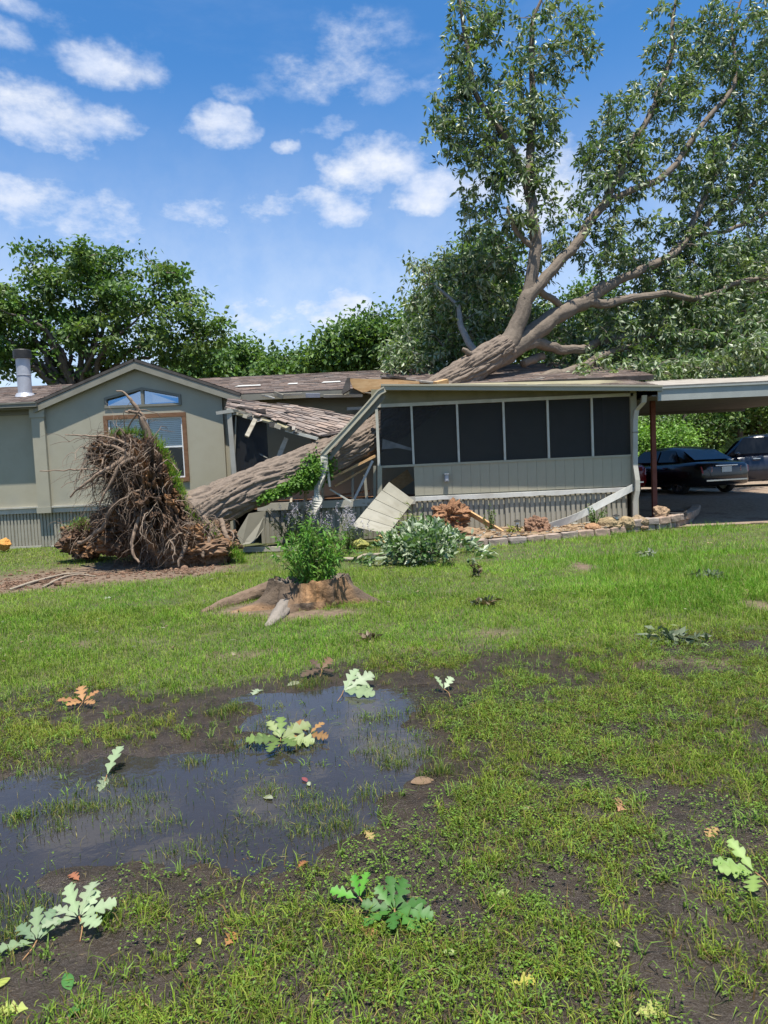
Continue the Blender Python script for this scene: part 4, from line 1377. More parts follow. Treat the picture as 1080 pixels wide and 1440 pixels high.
    for i in range(5):
        t_ = i / 5 * 6.283185
        d_ = np.array([math.cos(t_), 0, math.sin(t_)])
        rim.beam(d_ * .03 + (0, .07, 0), d_ * wr * .66 + (0, .085, 0), .05, .03, up=(0, 1, 0))
    rim.tube([(0, .03, 0), (0, .095, 0)], [wr * .2, wr * .16], 14)
    rim.tube([(0, -.09, 0), (0, .02, 0), (0, .021, 0)], [wr * .66, wr * .66, .02], 22)
    rm = rim.mesh('rim'); rm.materials.append(M['rim'])
    for x in (-h + .98, h - .95):
        for sgn in (-1, 1):
            o = bpy.data.objects.new('wheel', tm); COL.objects.link(o); o.parent = root
            o.location = (x, sgn * (.80 * Wd / 1.82), wr); o.rotation_euler = (0, 0, 0 if sgn > 0 else math.pi)
            r_ = bpy.data.objects.new('rim', rm); COL.objects.link(r_); r_.parent = o
    return root


car_glass = mat('car_window_glass', (.008, .009, .011), (.011, .012, .014), 3, 0.08, spec=0.3)
make_car('black_sedan', 'black sedan parked tail first under the carport roof', M['car_black'], (9.35, 22.9, float(gz(9.3, 22.5))), math.radians(105), 'sedan')
make_car('dark_suv', 'dark blue sport utility car beyond the black sedan', M['car_navy'], (13.1, 24.6, float(gz(13, 24))), math.radians(168), 'suv')
make_car('red_car', 'red car parked behind the brown carport post', M['car_red'], (7.15, 24.0, float(gz(7.2, 24))), math.radians(92), 'sedan')
# ================================================================ fallen oak
FT = thing('fallen_oak_tree', 'huge uprooted oak fallen across the porch roof, root plate torn from the lawn', 'tree', (-4.3, 13.1, 0))


def bark_disp(amp, freq, seed, ln):
    def f(m, th, path):
        s = np.concatenate([[0], np.cumsum(np.linalg.norm(np.diff(path, axis=0), axis=1))])
        TH, S = np.meshgrid(th, s)
        tw = TH + .25 * np.sin(S * 1.3)
        p = np.stack([np.cos(tw) * freq, np.sin(tw) * freq, S * ln], -1).reshape(-1, 3)
        wp = (fbm(p * .6 + 5, 2, seed + 9) - .5)[:, None] * np.array([1.3, 1.3, 1.0])
        a_ = vnoise(p + wp, seed); b_ = vnoise(p * 1.9 + wp * 2 + 7, seed + 3)
        r = 1 - np.abs(2 * a_ - 1); r2 = 1 - np.abs(2 * b_ - 1)
        g = np.clip(1.15 - r ** 3 - .45 * r2 ** 3, 0, 1)
        lump = fbm(p * np.array([.25, .25, .6]), 2, seed + 20) - .5
        return (amp * (g - .6) + amp * 2.2 * lump).reshape(len(s), len(th))
    return f


def bark_col(n, base=(.135, .105, .082)):
    return np.array(base)


TR = spline([(*PY(262, 728, 12.95), .50), (*PY(290, 714, 13.25), .40), (*PY(347, 690, 13.95), .39), (*PY(413, 664, 14.8), .395), (*PY(463, 642, 15.45), .40), (*PY(525, 613, 16.2), .40),
             (*PY(590, 570, 16.85), .37), (*PY(650, 528, 17.4), .36), (*PY(690, 503, 17.8), .36), (*PY(712, 490, 18.0), .36)], 400)
a = Acc(); a.tube(TR[:, :3], TR[:, 3], 180, col=(.18, .142, .112), disp=bark_disp(.062, 6.2, 3, 2.3))
part('trunk', a, M['bark'], FT, smooth=True)

# limbs: control rows px, py, depth, radius (m)
LIMBS = [
    [(705, 495, 17.95, .30), (722, 470, 18.05, .22), (735, 435, 18.1, .19), (742, 405, 18.2, .17), (752, 350, 18.3, .15), (750, 300, 18.4, .14), (745, 262, 18.5, .13), (747, 200, 18.7, .10), (752, 125, 18.9, .075), (750, 40, 19.1, .05), (765, -10, 19.3, .03)],
    [(745, 270, 18.5, .12), (725, 225, 18.5, .10), (705, 190, 18.4, .09), (680, 155, 18.3, .075), (665, 125, 18.2, .065), (655, 60, 18.1, .045), (645, 5, 18.0, .03), (640, -40, 18.0, .02)],
    [(738, 425, 18.1, .16), (758, 400, 18.2, .14), (785, 365, 18.5, .135), (815, 335, 18.8, .12), (850, 285, 19.2, .11), (866, 250, 19.4, .10), (880, 220, 19.6, .09), (905, 175, 19.9, .075), (925, 135, 20.2, .075), (945, 65, 20.5, .06), (943, 40, 20.6, .045), (955, -20, 20.8, .03)],
    [(860, 280, 19.3, .09), (895, 265, 19.6, .085), (925, 255, 19.9, .09), (955, 220, 20.2, .08), (985, 180, 20.5, .075), (1030, 125, 21.0, .06), (1035, 95, 21.1, .045), (1030, 40, 21.3, .03), (1048, -10, 21.5, .02)],
    [(705, 498, 17.95, .30), (735, 480, 18.3, .26), (765, 457, 18.6, .235), (795, 437, 18.9, .22), (822, 425, 19.1, .19), (838, 413, 19.2, .15), (865, 398, 19.4, .12), (890, 385, 19.6, .11), (925, 370, 19.9, .10), (960, 345, 20.3, .085), (990, 275, 20.8, .07), (1030, 205, 21.4, .05), (1050, 150, 21.8, .03)],
    [(825, 424, 19.1, .15), (850, 427, 19.1, .11), (890, 420, 19.2, .10), (930, 415, 19.4, .085), (985, 417, 19.8, .07), (1040, 398, 20.2, .065), (1085, 388, 20.5, .05), (1150, 380, 21, .03)],
    [(945, 355, 20.2, .085), (970, 330, 20.5, .08), (995, 315, 20.8, .075), (1040, 275, 21.3, .06), (1085, 232, 21.9, .05), (1120, 170, 22.3, .03)],
    [(985, 330, 20.7, .06), (1020, 325, 20.9, .055), (1050, 315, 21.1, .05), (1100, 290, 21.6, .04)],
    [(755, 405, 18.3, .09), (770, 415, 18.5, .085), (787, 430, 18.8, .09)],
    [(730, 487, 18.2, .16), (760, 484, 18.5, .14), (790, 492, 18.8, .12), (820, 488, 19.2, .11), (860, 480, 19.8, .09), (920, 470, 20.5, .06)],
    [(722, 545, 17.6, .13), (750, 538, 17.9, .15), (780, 525, 18.2, .14), (815, 519, 18.6, .12), (850, 500, 19.2, .09), (900, 485, 20, .06)],
    [(735, 512, 18.4, .10), (752, 503, 18.6, .105), (765, 500, 18.8, .09)],
    [(680, 512, 18.8, .10), (668, 497, 18.9, .095), (655, 470, 19.1, .085), (645, 440, 19.3, .07), (637, 425, 19.4, .05), (610, 400, 19.6, .03)],
    [(672, 505, 17.6, .11), (660, 500, 17.45, .075), (651, 494, 17.35, .045)],
    [(752, 350, 18.3, .08), (735, 335, 18.2, .06), (718, 310, 18.1, .05), (712, 290, 18.0, .03)],
    [(835, 418, 19.2, .14), (842, 405, 19.2, .12), (846, 395, 19.25, .03)],
]
limb_pts = [TR[-46::8, :3]]
for i, L in enumerate(LIMBS):
    rows = np.array([(*PY(x_, y_, Y_), r_) for x_, y_, Y_, r_ in L])
    n_ = max(24, int(np.linalg.norm(np.diff(rows[:, :3], axis=0), axis=1).sum() / .07))
    sp_l = spline(rows, n_)
    # slight kinks
    wig = np.stack([fbm(np.stack([np.arange(n_) * .12, np.full(n_, i * 3.1), np.full(n_, q * 5.5)], -1), 2, 70) - .5 for q in range(3)], -1)
    env = np.minimum(np.linspace(0, 1, n_) * 5, 1)[:, None]
    sp_l[:, :3] += wig * env * .16
    big = sp_l[:, 3].max() > .12
    a = Acc(); a.tube(sp_l[:, :3], np.maximum(sp_l[:, 3], .008), 40 if big else 14, col=(.17, .138, .108) if i not in (12,) else (.24, .23, .21),
                      disp=bark_disp(.018 if big else .008, 4 if big else 2.5, 30 + i, 2.2))
    part('limb', a, M['bark'], FT, smooth=True)
    limb_pts.append(sp_l[::3, :3])
LP = np.concatenate(limb_pts)

# leaf clusters: picture ellipse, depth range, count
REG = [
    (668, 25, 36, 45, 17.6, 18.6, 60), (700, 20, 30, 30, 18, 18.8, 20), (650, 95, 28, 40, 17.6, 18.6, 45), (690, 95, 50, 45, 18, 19, 60), (640, 160, 32, 28, 17.6, 18.5, 42),
    (628, 188, 22, 18, 17.6, 18.2, 24), (672, 160, 50, 45, 17.8, 18.8, 70), (700, 205, 55, 40, 17.8, 18.9, 75), (662, 205, 40, 30, 17.7, 18.6, 38),
    (755, 60, 32, 60, 18.4, 19.6, 55), (800, 25, 36, 28, 18.6, 19.8, 38), (815, 65, 28, 20, 18.8, 19.6, 24), (785, 90, 38, 28, 18.6, 19.8, 36), (765, 140, 36, 40, 18.3, 19.5, 55),
    (725, 145, 40, 45, 18, 19.2, 55), (760, 185, 30, 30, 18.4, 19.2, 34), (725, 250, 42, 32, 17.9, 18.9, 50), (680, 245, 36, 26, 17.8, 18.6, 34), (672, 280, 28, 26, 17.8, 18.6, 30),
    (765, 235, 18, 25, 18.2, 19, 18), (770, 285, 14, 24, 18.2, 19, 14), (700, 300, 34, 24, 17.9, 18.6, 30), (735, 315, 28, 24, 17.9, 18.8, 22), (690, 345, 55, 28, 18.6, 20.5, 45),
    (780, 335, 24, 26, 18.4, 19.4, 16), (765, 375, 26, 26, 18.5, 20, 18),
    # middle limb
    (875, 150, 26, 22, 19.2, 20.2, 34), (860, 190, 22, 20, 19, 20, 20), (850, 215, 36, 28, 18.8, 20, 48), (885, 215, 36, 26, 19, 20.3, 42), (830, 255, 28, 30, 18.6, 19.8, 38), (870, 265, 34, 26, 19, 20, 38),
    (905, 240, 26, 24, 19.4, 20.4, 24), (840, 305, 32, 30, 18.6, 19.8, 36), (805, 300, 20, 22, 18.6, 19.4, 14), (885, 310, 26, 22, 19, 20, 18), (830, 355, 36, 28, 18.8, 20.5, 30), (865, 345, 22, 26, 19, 20.5, 16),
    (925, 120, 22, 24, 19.8, 20.6, 24), (935, 75, 22, 28, 20, 20.8, 26), (945, 25, 32, 26, 20.2, 21, 30), (905, 125, 14, 14, 19.6, 20.2, 8), (965, 95, 22, 30, 20.2, 21.2, 26), (970, 130, 24, 22, 20.2, 21, 24), (955, 145, 22, 22, 20, 20.8, 18),
    (920, 165, 18, 14, 19.8, 20.4, 10), (915, 205, 30, 24, 19.6, 20.6, 30), (950, 200, 22, 26, 19.9, 20.8, 18),
    # right top
    (1010, 30, 34, 34, 20.6, 22, 60), (1000, 75, 32, 26, 20.6, 21.8, 45), (1030, 95, 30, 30, 20.8, 22, 45), (1065, 65, 26, 36, 21, 22.4, 40), (1055, 120, 36, 40, 21, 22.5, 70), (1010, 85, 20, 20, 20.5, 21.5, 18),
    (1065, 20, 20, 22, 21, 22, 12), (1020, 165, 38, 34, 20.6, 22.2, 70), (1065, 180, 32, 40, 21, 22.8, 80), (985, 215, 36, 28, 20.2, 21.6, 50), (1030, 225, 46, 34, 20.6, 22.5, 90), (1070, 250, 30, 36, 21, 23, 70),
    (975, 250, 30, 22, 20, 21.4, 34), (945, 265, 22, 16, 19.8, 20.8, 16), (1000, 270, 44, 26, 20.3, 22, 60), (1055, 300, 40, 34, 20.8, 23, 80), (985, 305, 36, 24, 20.2, 22, 45), (960, 330, 30, 22, 20, 21.5, 30), (920, 330, 24, 22, 19.6, 21, 14),
    (1090, 120, 26, 120, 21, 23, 80), (1110, 280, 40, 120, 21, 23, 80),
    # right mass
    (1000, 365, 60, 32, 19.8, 22.5, 120), (1050, 370, 46, 36, 20, 23, 110), (930, 385, 44, 28, 19.4, 22, 75), (890, 360, 26, 22, 19.3, 21.5, 30), (1040, 425, 56, 30, 19.4, 22.5, 120), (980, 425, 56, 30, 19.2, 22.5, 110),
    (915, 430, 46, 26, 19, 22, 85), (860, 450, 40, 24, 19, 22, 60), (1000, 470, 80, 28, 19, 22, 150), (920, 480, 60, 26, 19, 22, 100), (850, 490, 50, 26, 19, 21.5, 70), (1060, 470, 40, 30, 19, 22, 80),
    (1040, 512, 60, 20, 17.5, 20.5, 120), (970, 520, 60, 16, 17.5, 20.5, 110), (890, 520, 60, 16, 17.6, 20.5, 90), (830, 528, 40, 10, 17.6, 20, 45), (800, 500, 30, 22, 19, 21, 25), (1065, 495, 30, 24, 17.2, 19, 70),
    # left mass behind the trunk
    (600, 420, 28, 30, 19.5, 22, 45), (640, 390, 46, 34, 19.2, 22, 90), (690, 390, 40, 34, 19, 22, 70), (600, 470, 40, 34, 19.4, 22, 100), (650, 450, 46, 40, 19.4, 22, 110), (590, 515, 46, 22, 19, 22, 90),
    (645, 505, 40, 26, 19.6, 22, 70), (700, 440, 30, 36, 19.2, 22, 50), (560, 505, 24, 24, 19.2, 21.5, 40), (595, 380, 20, 14, 19.4, 21, 14), (760, 450, 30, 26, 19.8, 22, 30), (780, 470, 40, 22, 19.6, 22, 35), (690, 480, 30, 26, 19.4, 22, 30)]
cen, hang = [], []
for cx, cy_, rx, ry, Y0, Y1, cnt in REG:
    m = int(cnt * (.38 if cy_ < 335 and cx < 850 else .46 if cy_ < 335 else .62)) + 1
    r_ = np.sqrt(rng.random(m)); t_ = rng.random(m) * 6.2832
    for xx, yy, YY in zip(cx + rx * r_ * np.cos(t_), cy_ + ry * r_ * np.sin(t_), rng.uniform(Y0, Y1, m)):
        cen.append(PY(xx, yy, YY))
cen = np.array(cen)
a = Acc()
tw = Acc()
GREEN_O = np.array([(.055, .10, .022), (.075, .125, .028), (.09, .135, .036), (.045, .085, .022), (.125, .165, .045)])
class Net:
    """growing set of branch points; each new cluster joins the nearest"""
    def __init__(s, pts, cap):
        s.p = np.full((len(pts) + cap, 3), 1e6); s.p[:len(pts)] = pts; s.n = len(pts)

    def near(s, c):
        d = ((s.p[:s.n] - c) ** 2).sum(1); j = d.argmin(); return s.p[j].copy(), d[j]

    def add(s, q):
        s.p[s.n:s.n + len(q)] = q; s.n += len(q)


d0 = np.array([((LP - c_) ** 2).sum(1).min() for c_ in cen])
cen = cen[np.argsort(d0)]
net = Net(LP, len(cen) * 4)
for c_ in cen:
    A_, dq = net.near(c_)
    LPj = A_
    if dq > .02:
        md = (A_ + c_) / 2 + np.array([0, 0, .10 * math.sqrt(dq)]) + rng.normal(0, .05, 3)
        pth = spline([A_, md, c_], 6)
        tw.tube(pth, np.linspace(.011 + .011 * math.sqrt(dq), .007, 6), 3, col=(.13, .11, .09), cap=False)
        net.add(pth[[3, 5]])
    ax = nrm(c_ - A_ + rng.normal(0, .15, 3))
    m = rng.integers(22, 40)
    sub_ = c_ + rng.normal(0, .13, (4, 3))
    wh = rng.integers(0, 4, m)
    dr = rand_dir(m)
    pos = sub_[wh] + dr * rng.uniform(.0, .05, (m, 1))
    d_ = dr + ax * .35 + np.array([0, 0, -.4])
    upv = (rng.normal(0, .7, (m, 3)) + np.array([0, -.2, .6])) * np.where(rng.random((m, 1)) < .3, -1, 1)
    Lf = rng.uniform(.12, .21, m)
    cc = GREEN_O[rng.integers(0, 5)] * rng.uniform(.75, 1.25) * rng.uniform(.75, 1.25, (m, 1))
    leaf_kites(a, pos, d_, upv, Lf, Lf * rng.uniform(.30, .44, m), cc, .16, .12)
fol = part('foliage', a, M['leaf'], FT, kind='stuff')
part('twigs', tw, M['bark'], FT, kind='stuff')

# ---- root plate: soil and roots torn out of the ground
nT = nrm(np.array([.74, .62, .20])); tT = nrm(np.array([-.64, .77, 0])); uT = np.cross(nT, tT)
if uT[2] < 0: uT = -uT
a = Acc()


def soil_blob(ctr, ax, rad, amp, seed, nu=130, nv=90, base=(.085, .054, .036)):
    v, q, t_ = sph(nu, nv)
    big = fbm(v * 1.7 + seed, 4, seed) - .5
    med = np.abs(fbm(v * 5 + seed, 4, seed + 5) - .5) * 2
    fin = fbm(v * 16 + seed, 3, seed + 8) - .5
    r = 1 + amp * (1.5 * big + .75 * (.4 - med) + .55 * fin)
    w = v * r[:, None] * np.array(rad)
    P = ctr + w[:, :1] * ax[0] + w[:, 1:2] * ax[1] + w[:, 2:] * ax[2]
    cn = fbm(v * 3.3 + 3 + seed, 4, seed + 11)
    c = np.array(base) * (.75 + .9 * cn[:, None]) 
    org = sstep(.56, .68, fbm(v * 2.6 + 9 + seed, 3, seed + 14))[:, None]
    c = c * (1 - org) + org * np.array([.24, .13, .065])
    a.add(P, q, t_, col=c)
    return P


ctr = PY(206, 705, 13.05)
Pl = soil_blob(ctr, (nT, tT, uT), (.36, .98, 1.05), .75, 2, 190, 130)
I3 = (np.array([1., 0, 0]), np.array([0, 1., 0]), np.array([0, 0, 1.]))
P2 = soil_blob(PY(278, 768, 12.75), I3, (.62, .42, .40), .6, 7, 100, 70, (.15, .095, .06))
P3 = soil_blob(PY(122, 760, 13.9), I3, (.42, .40, .30), .7, 9, 90, 60)
P4 = soil_blob(PY(212, 655, 13.1), (nT, tT, uT), (.24, .34, .42), .9, 13, 90, 70)
P5 = soil_blob(PY(172, 642, 13.0), I3, (.44, .34, .30), .9, 17, 90, 70)
P6 = soil_blob(PY(175, 745, 13.3), I3, (.5, .5, .4), .6, 19, 80, 50)
plate = part('root_plate', a, M['soil'], FT, smooth=False)


def root_path(p0, d0, ln, droop, wob, n_=10):
    pts = [np.array(p0)]; d_ = nrm(d0)
    for i in range(n_ - 1):
        d_ = nrm(d_ + rng.normal(0, wob, 3) + np.array([0, 0, -droop]))
        pts.append(pts[-1] + d_ * ln / n_)
    return np.array(pts)


# the thick roots, each its own piece
snag = [(218, 662, 13.0, .09), (213, 634, 13.0, .085), (208, 612, 13.0, .075), (203, 592, 12.98, .065), (199, 583, 12.97, .05), (190, 571, 12.95, .035), (181, 562, 12.93, .026), (173, 553, 12.92, .016), (163, 550, 12.9, .010)]
BIG = [snag, [(203, 592, 12.98, .06), (196, 582, 12.95, .04), (186, 580, 12.93, .03), (177, 580, 12.9, .018)],
       [(225, 660, 12.9, .06), (200, 652, 12.7, .05), (180, 640, 12.6, .045), (163, 630, 12.55, .03), (140, 622, 12.55, .02)],
       [(180, 640, 12.6, .05), (160, 655, 12.5, .04), (140, 668, 12.45, .03), (115, 683, 12.4, .022), (97, 700, 12.4, .012)],
       [(226, 672, 13.0, .05), (222, 656, 12.7, .05), (208, 650, 12.55, .045), (190, 656, 12.5, .03), (178, 675, 12.5, .02)],
       [(235, 690, 12.7, .05), (245, 715, 12.5, .045), (250, 745, 12.35, .035), (240, 775, 12.2, .02)],
       [(275, 735, 12.6, .05), (262, 755, 12.4, .045), (258, 775, 12.25, .035), (250, 797, 12.1, .015)],
       [(300, 745, 12.6, .04), (292, 765, 12.4, .035), (285, 785, 12.25, .02)],
       [(165, 700, 12.8, .05), (150, 730, 12.7, .04), (135, 752, 12.8, .04), (110, 765, 13.2, .03)],
       [(200, 720, 12.5, .04), (190, 745, 12.35, .035), (187, 770, 12.3, .025), (195, 792, 12.2, .014)],
       [(212, 640, 13.05, .05), (212, 645, 12.6, .04), (205, 665, 12.5, .03), (200, 700, 12.4, .018)],
       [(220, 640, 12.7, .04), (175, 650, 12.5, .035), (150, 690, 12.4, .022), (140, 715, 12.4, .01)],
       [(230, 700, 12.5, .03), (205, 690, 12.4, .03), (175, 700, 12.35, .02), (150, 725, 12.3, .01)],
       [(185, 628, 12.7, .03), (150, 615, 12.6, .022), (115, 612, 12.6, .012), (90, 612, 12.6, .006)],
       [(170, 665, 12.6, .02), (120, 660, 12.5, .012), (57, 662, 12.5, .006)],
       [(310, 730, 12.7, .05), (318, 750, 12.6, .04), (322, 772, 12.5, .02)],
       [(265, 700, 12.8, .06), (280, 725, 12.7, .06), (300, 745, 12.65, .05), (312, 760, 12.6, .03)]]
for Lr in BIG:
    rows = np.array([(*PY(*q[:3]), q[3]) for q in Lr])
    n_ = 40
    s_ = spline(rows, n_)
    s_[:, :3] += (np.stack([fbm(np.stack([np.arange(n_) * .2, np.full(n_, rng.random() * 50), np.full(n_, q * 5.5)], -1), 2, 71) - .5 for q in range(3)], -1)) * .07 * np.minimum(np.linspace(0, 1, n_) * 4, 1)[:, None]
    a = Acc(); a.tube(s_[:, :3], s_[:, 3], 10, col=np.array([.20, .145, .105]) * rng.uniform(.8, 1.25), disp=bark_disp(.008, 2.2, 90, 3))
    part('root', a, M['root'], FT, smooth=True)
# the mat of fine roots
a = Acc()
front = np.concatenate([Pl, P4, P5]); front = front[(front - ctr) @ nT < .15]
for i in range(1500):
    g1_ = i < 1050
    s_ = front[rng.integers(0, len(front))] if g1_ else (P2 if i < 1330 else P6 if i < 1430 else P3)[rng.integers(0, 2000)]
    out = nrm(s_ - ctr) * .6 - nT * .5 + rng.normal(0, .45, 3)
    if not g1_: out = np.array([0, -.6, .1]) + rng.normal(0, .5, 3)
    left_ = s_[0] < ctr[0] - .1
    ln = rng.uniform(.25, 1.1) * (1.25 if left_ and s_[2] > 1.0 else .75)
    pth = root_path(s_, out, ln, .22 if g1_ else .30, .38)
    keep = pth[:, 2] > gz(pth[:, 0], pth[:, 1])
    pth = pth[:max(3, int(keep.sum()))]
    if len(pth) < 4: continue
    r0 = rng.choice([.004, .006, .010, .017], p=[.45, .33, .16, .06])
    g_ = rng.random()
    c_ = np.array([.26, .20, .15]) * (1 - g_) + np.array([.10, .068, .05]) * g_
    a.tube(pth, np.linspace(r0, r0 * .3, len(pth)), 4 if r0 < .009 else 6, col=c_ * rng.uniform(.8, 1.2), cap=False)
    if rng.random() < .5:
        k_ = rng.integers(2, len(pth) - 1)
        p2_ = root_path(pth[k_], pth[k_] - pth[k_ - 1] + rng.normal(0, .05, 3), ln * .5, .2, .3, 8)
        p2_[:, 2] = np.maximum(p2_[:, 2], 0)
        a.tube(p2_, np.linspace(r0 * .6, r0 * .2, 8), 4, col=c_, cap=False)
part('fine_roots', a, M['root'], FT, kind='stuff')
# turf still growing on the edge of the plate
a = Acc()
edge = spline([PY(221, 625, 12.95), PY(238, 662, 12.9), PY(254, 697, 12.85), PY(274, 728, 12.75), PY(300, 752, 12.7), PY(320, 772, 12.6), PY(340, 792, 12.5)], 200)
n = 5200
j = rng.integers(0, 200, n)
P = edge[j] + rng.normal(0, 1, (n, 3)) * np.array([.035, .10, .05]) + np.array([.04, 0, 0])
top = spline([PY(160, 612, 13.0), PY(180, 609, 13.05), PY(205, 612, 13.1), PY(218, 628, 13.15)], 80)
P_t = top[rng.integers(0, 80, 1500)] + rng.normal(0, 1, (1500, 3)) * np.array([.07, .12, .04])
ls = P3[P3[:, 2] > np.quantile(P3[:, 2], .72)]
P_l = ls[rng.integers(0, len(ls), 1300)] + rng.normal(0, .03, (1300, 3))
P = np.concatenate([P, P_t, P_l]); n = len(P)
c = GREENS[rng.integers(0, len(GREENS), n)] * rng.uniform(.7, 1.3, (n, 1))
yl = rng.random(n) < .2; c[yl] = np.array([.26, .24, .08])
blades(a, P, rng.uniform(.04, .11, n), rng.uniform(.006, .012, n), rng.uniform(-1.2, 1.2, n), rng.uniform(.2, 1.1, n), c)
part('sod_grass', a, M['grass'], FT, kind='stuff')

# ivy growing along the underside of the trunk
iv = Acc()
st = Acc()
for i in range(1100):
    u = rng.beta(2.2, 2.0)
    k_ = int(83 + u * 85)
    ax_ = TR[k_, :3]
    tgv = nrm(TR[min(k_ + 3, 399), :3] - TR[k_ - 3, :3])
    fr_ = nrm(np.array([0, -1, 0]) - tgv * np.dot([0, -1, 0], tgv)); up_ = np.cross(fr_, tgv); up_ = up_ if up_[2] > 0 else -up_
    wdt = .75 * math.exp(-((u - .72) / .28) ** 2) + .1
    ang = -.55 + rng.normal(0, .46) * wdt + (.25 * (u - .5))
    rad = TR[k_, 3] + rng.uniform(.02, .12)
    P = ax_ + (fr_ * math.cos(ang) + up_ * math.sin(ang)) * rad
    if P[2] < .2: continue
    m = 3
    leaf_kites(iv, P + rng.normal(0, .03, (m, 3)), fr_ * .4 + rng.normal(0, .6, (m, 3)) + np.array([0, 0, -.3]), rng.normal(0, .4, (m, 3)) + np.array([0, -.6, .6]), rng.uniform(.05, .095, m), rng.uniform(.04, .07, m),
               np.array([.10, .20, .03]) * rng.uniform(.6, 1.4, (m, 1)), .1)
for q in range(5):
    ks = np.arange(77, 173, 7); pts = []
    for k_ in ks:
        ax_ = TR[k_, :3]; ang = -.6 + .25 * math.sin(k_ * .05 + q * 2)
        tgv = nrm(TR[k_ + 3, :3] - TR[k_ - 3, :3]); fr_ = nrm(np.array([0, -1, 0]) - tgv * np.dot([0, -1, 0], tgv)); up_ = np.cross(fr_, tgv); up_ = up_ if up_[2] > 0 else -up_
        pts.append(ax_ + (fr_ * math.cos(ang) + up_ * math.sin(ang)) * (TR[k_, 3] + .015))
    st.tube(pts, .008, 5, col=(.17, .13, .09), cap=False)
IV = thing('ivy_vine', 'green ivy vine clinging to the underside of the fallen trunk', 'vine', (-2.0, 13.8, .9))
part('ivy_leaves', iv, M['grass'], IV, kind='stuff')
part('stem', st, M['bark'], IV)


# ================================================================ standing trees
def make_tree(name, label, base, blobs, ncl, per, lsz, tr, cols, seed, spread=.30, nlimb=11, group=None, forks=None, flat=.75, under=None):
    r = np.random.default_rng(seed)
    base = np.array(base, float)
    root = thing(name, label, 'tree', base, group)
    wts = np.array([q[3] * q[4] * q[5] for q in blobs]); wts = wts / wts.sum()
    C = []
    for _ in range(ncl):
        q = blobs[r.choice(len(blobs), p=wts)]
        d_ = nrm(r.normal(0, 1, 3)); rad = r.uniform(.35, 1) ** .45
        C.append(np.array(q[:3]) + d_ * rad * np.array(q[3:6]))
    C = np.array(C)
    cz0 = C[:, 2].min(); cm = C.mean(0)
    # trunk up to the fork, then limbs
    fork = np.array([base[0] + (cm[0] - base[0]) * .25, base[1] + (cm[1] - base[1]) * .25, base[2] + (cz0 - base[2]) * .75 + .1])
    tp = spline([base - (0, 0, .15), base * .5 + fork * .5 + r.normal(0, .08, 3) * np.array([1, 1, 0]), fork], 14)
    a = Acc(); a.tube(tp, np.linspace(tr * 1.25, tr * .85, 14), 14, col=(.14, .115, .095), disp=bark_disp(.02, 3, seed, 1.5))
    part('trunk', a, M['bark'], root, smooth=True)
    ends = C[r.choice(ncl, nlimb, replace=False)]
    lp = [tp[-4:]]
    for e in ends:
        e = cm + (e - cm) * .85
        md = fork * .5 + e * .5 + np.array([0, 0, .12 * np.linalg.norm(e - fork)]) + r.normal(0, .25, 3)
        q1 = fork * .8 + md * .2 + np.array([0, 0, .1])
        pth = spline([fork, q1, md, e], 22)
        pth[4:] += r.normal(0, .05, (18, 3))
        a = Acc(); a.tube(pth, np.linspace(tr * .5, tr * .07, 22), 7, col=(.12, .10, .085), cap=False)
        part('limb', a, M['bark'], root, smooth=True)
        lp.append(pth)
    lp = np.concatenate(lp)
    tw = Acc(); lv = Acc()
    cols = np.array(cols)
    C = C[np.argsort([((lp - c_) ** 2).sum(1).min() for c_ in C])]
    net = Net(lp, len(C) * 3)
    for c_ in C:
        A_, dq = net.near(c_); ln = math.sqrt(dq)
        pth = spline([A_, (A_ + c_) / 2 + r.normal(0, .08 * ln + .02, 3) + np.array([0, 0, .06 * ln]), c_], 5)
        tw.tube(pth, np.linspace(.012 + .012 * ln, .006, 5) * max(1, lsz / .18), 3, col=(.12, .10, .085), cap=False)
        net.add(pth[[2, 4]])
        m = int(per * r.uniform(.6, 1.4))
        sc_ = spread * r.uniform(.6, 1.35)
        pos = c_ + r.normal(0, 1, (m, 3)) * sc_ * np.array([1, 1, flat])
        d_ = r.normal(0, 1, (m, 3)) + np.array([0, 0, -.25]) + nrm(pos - c_) * .5
        up = r.normal(0, .6, (m, 3)) + np.array([0, -.1, .9])
        cc = cols[r.integers(0, len(cols))] * r.uniform(.7, 1.3) * r.uniform(.8, 1.2, (m, 1))
        Lf = lsz * r.uniform(.7, 1.25, m)
        leaf_kites(lv, pos, d_, up, Lf, Lf * r.uniform(.45, .75, m), cc, .15, .08)
    part('twigs', tw, M['bark'], root, kind='stuff')
    part('crown', lv, M['leaf_far'], root, kind='stuff')
    return root


def blob_px(lst, Y, dep):
    out = []
    for cx, cy_, rx, ry in lst:
        c_ = PY(cx, cy_, Y + rng.uniform(-.3, .3) * dep)
        out.append((*c_, rx * Y / FPX, dep, ry * Y / FPX))
    return out


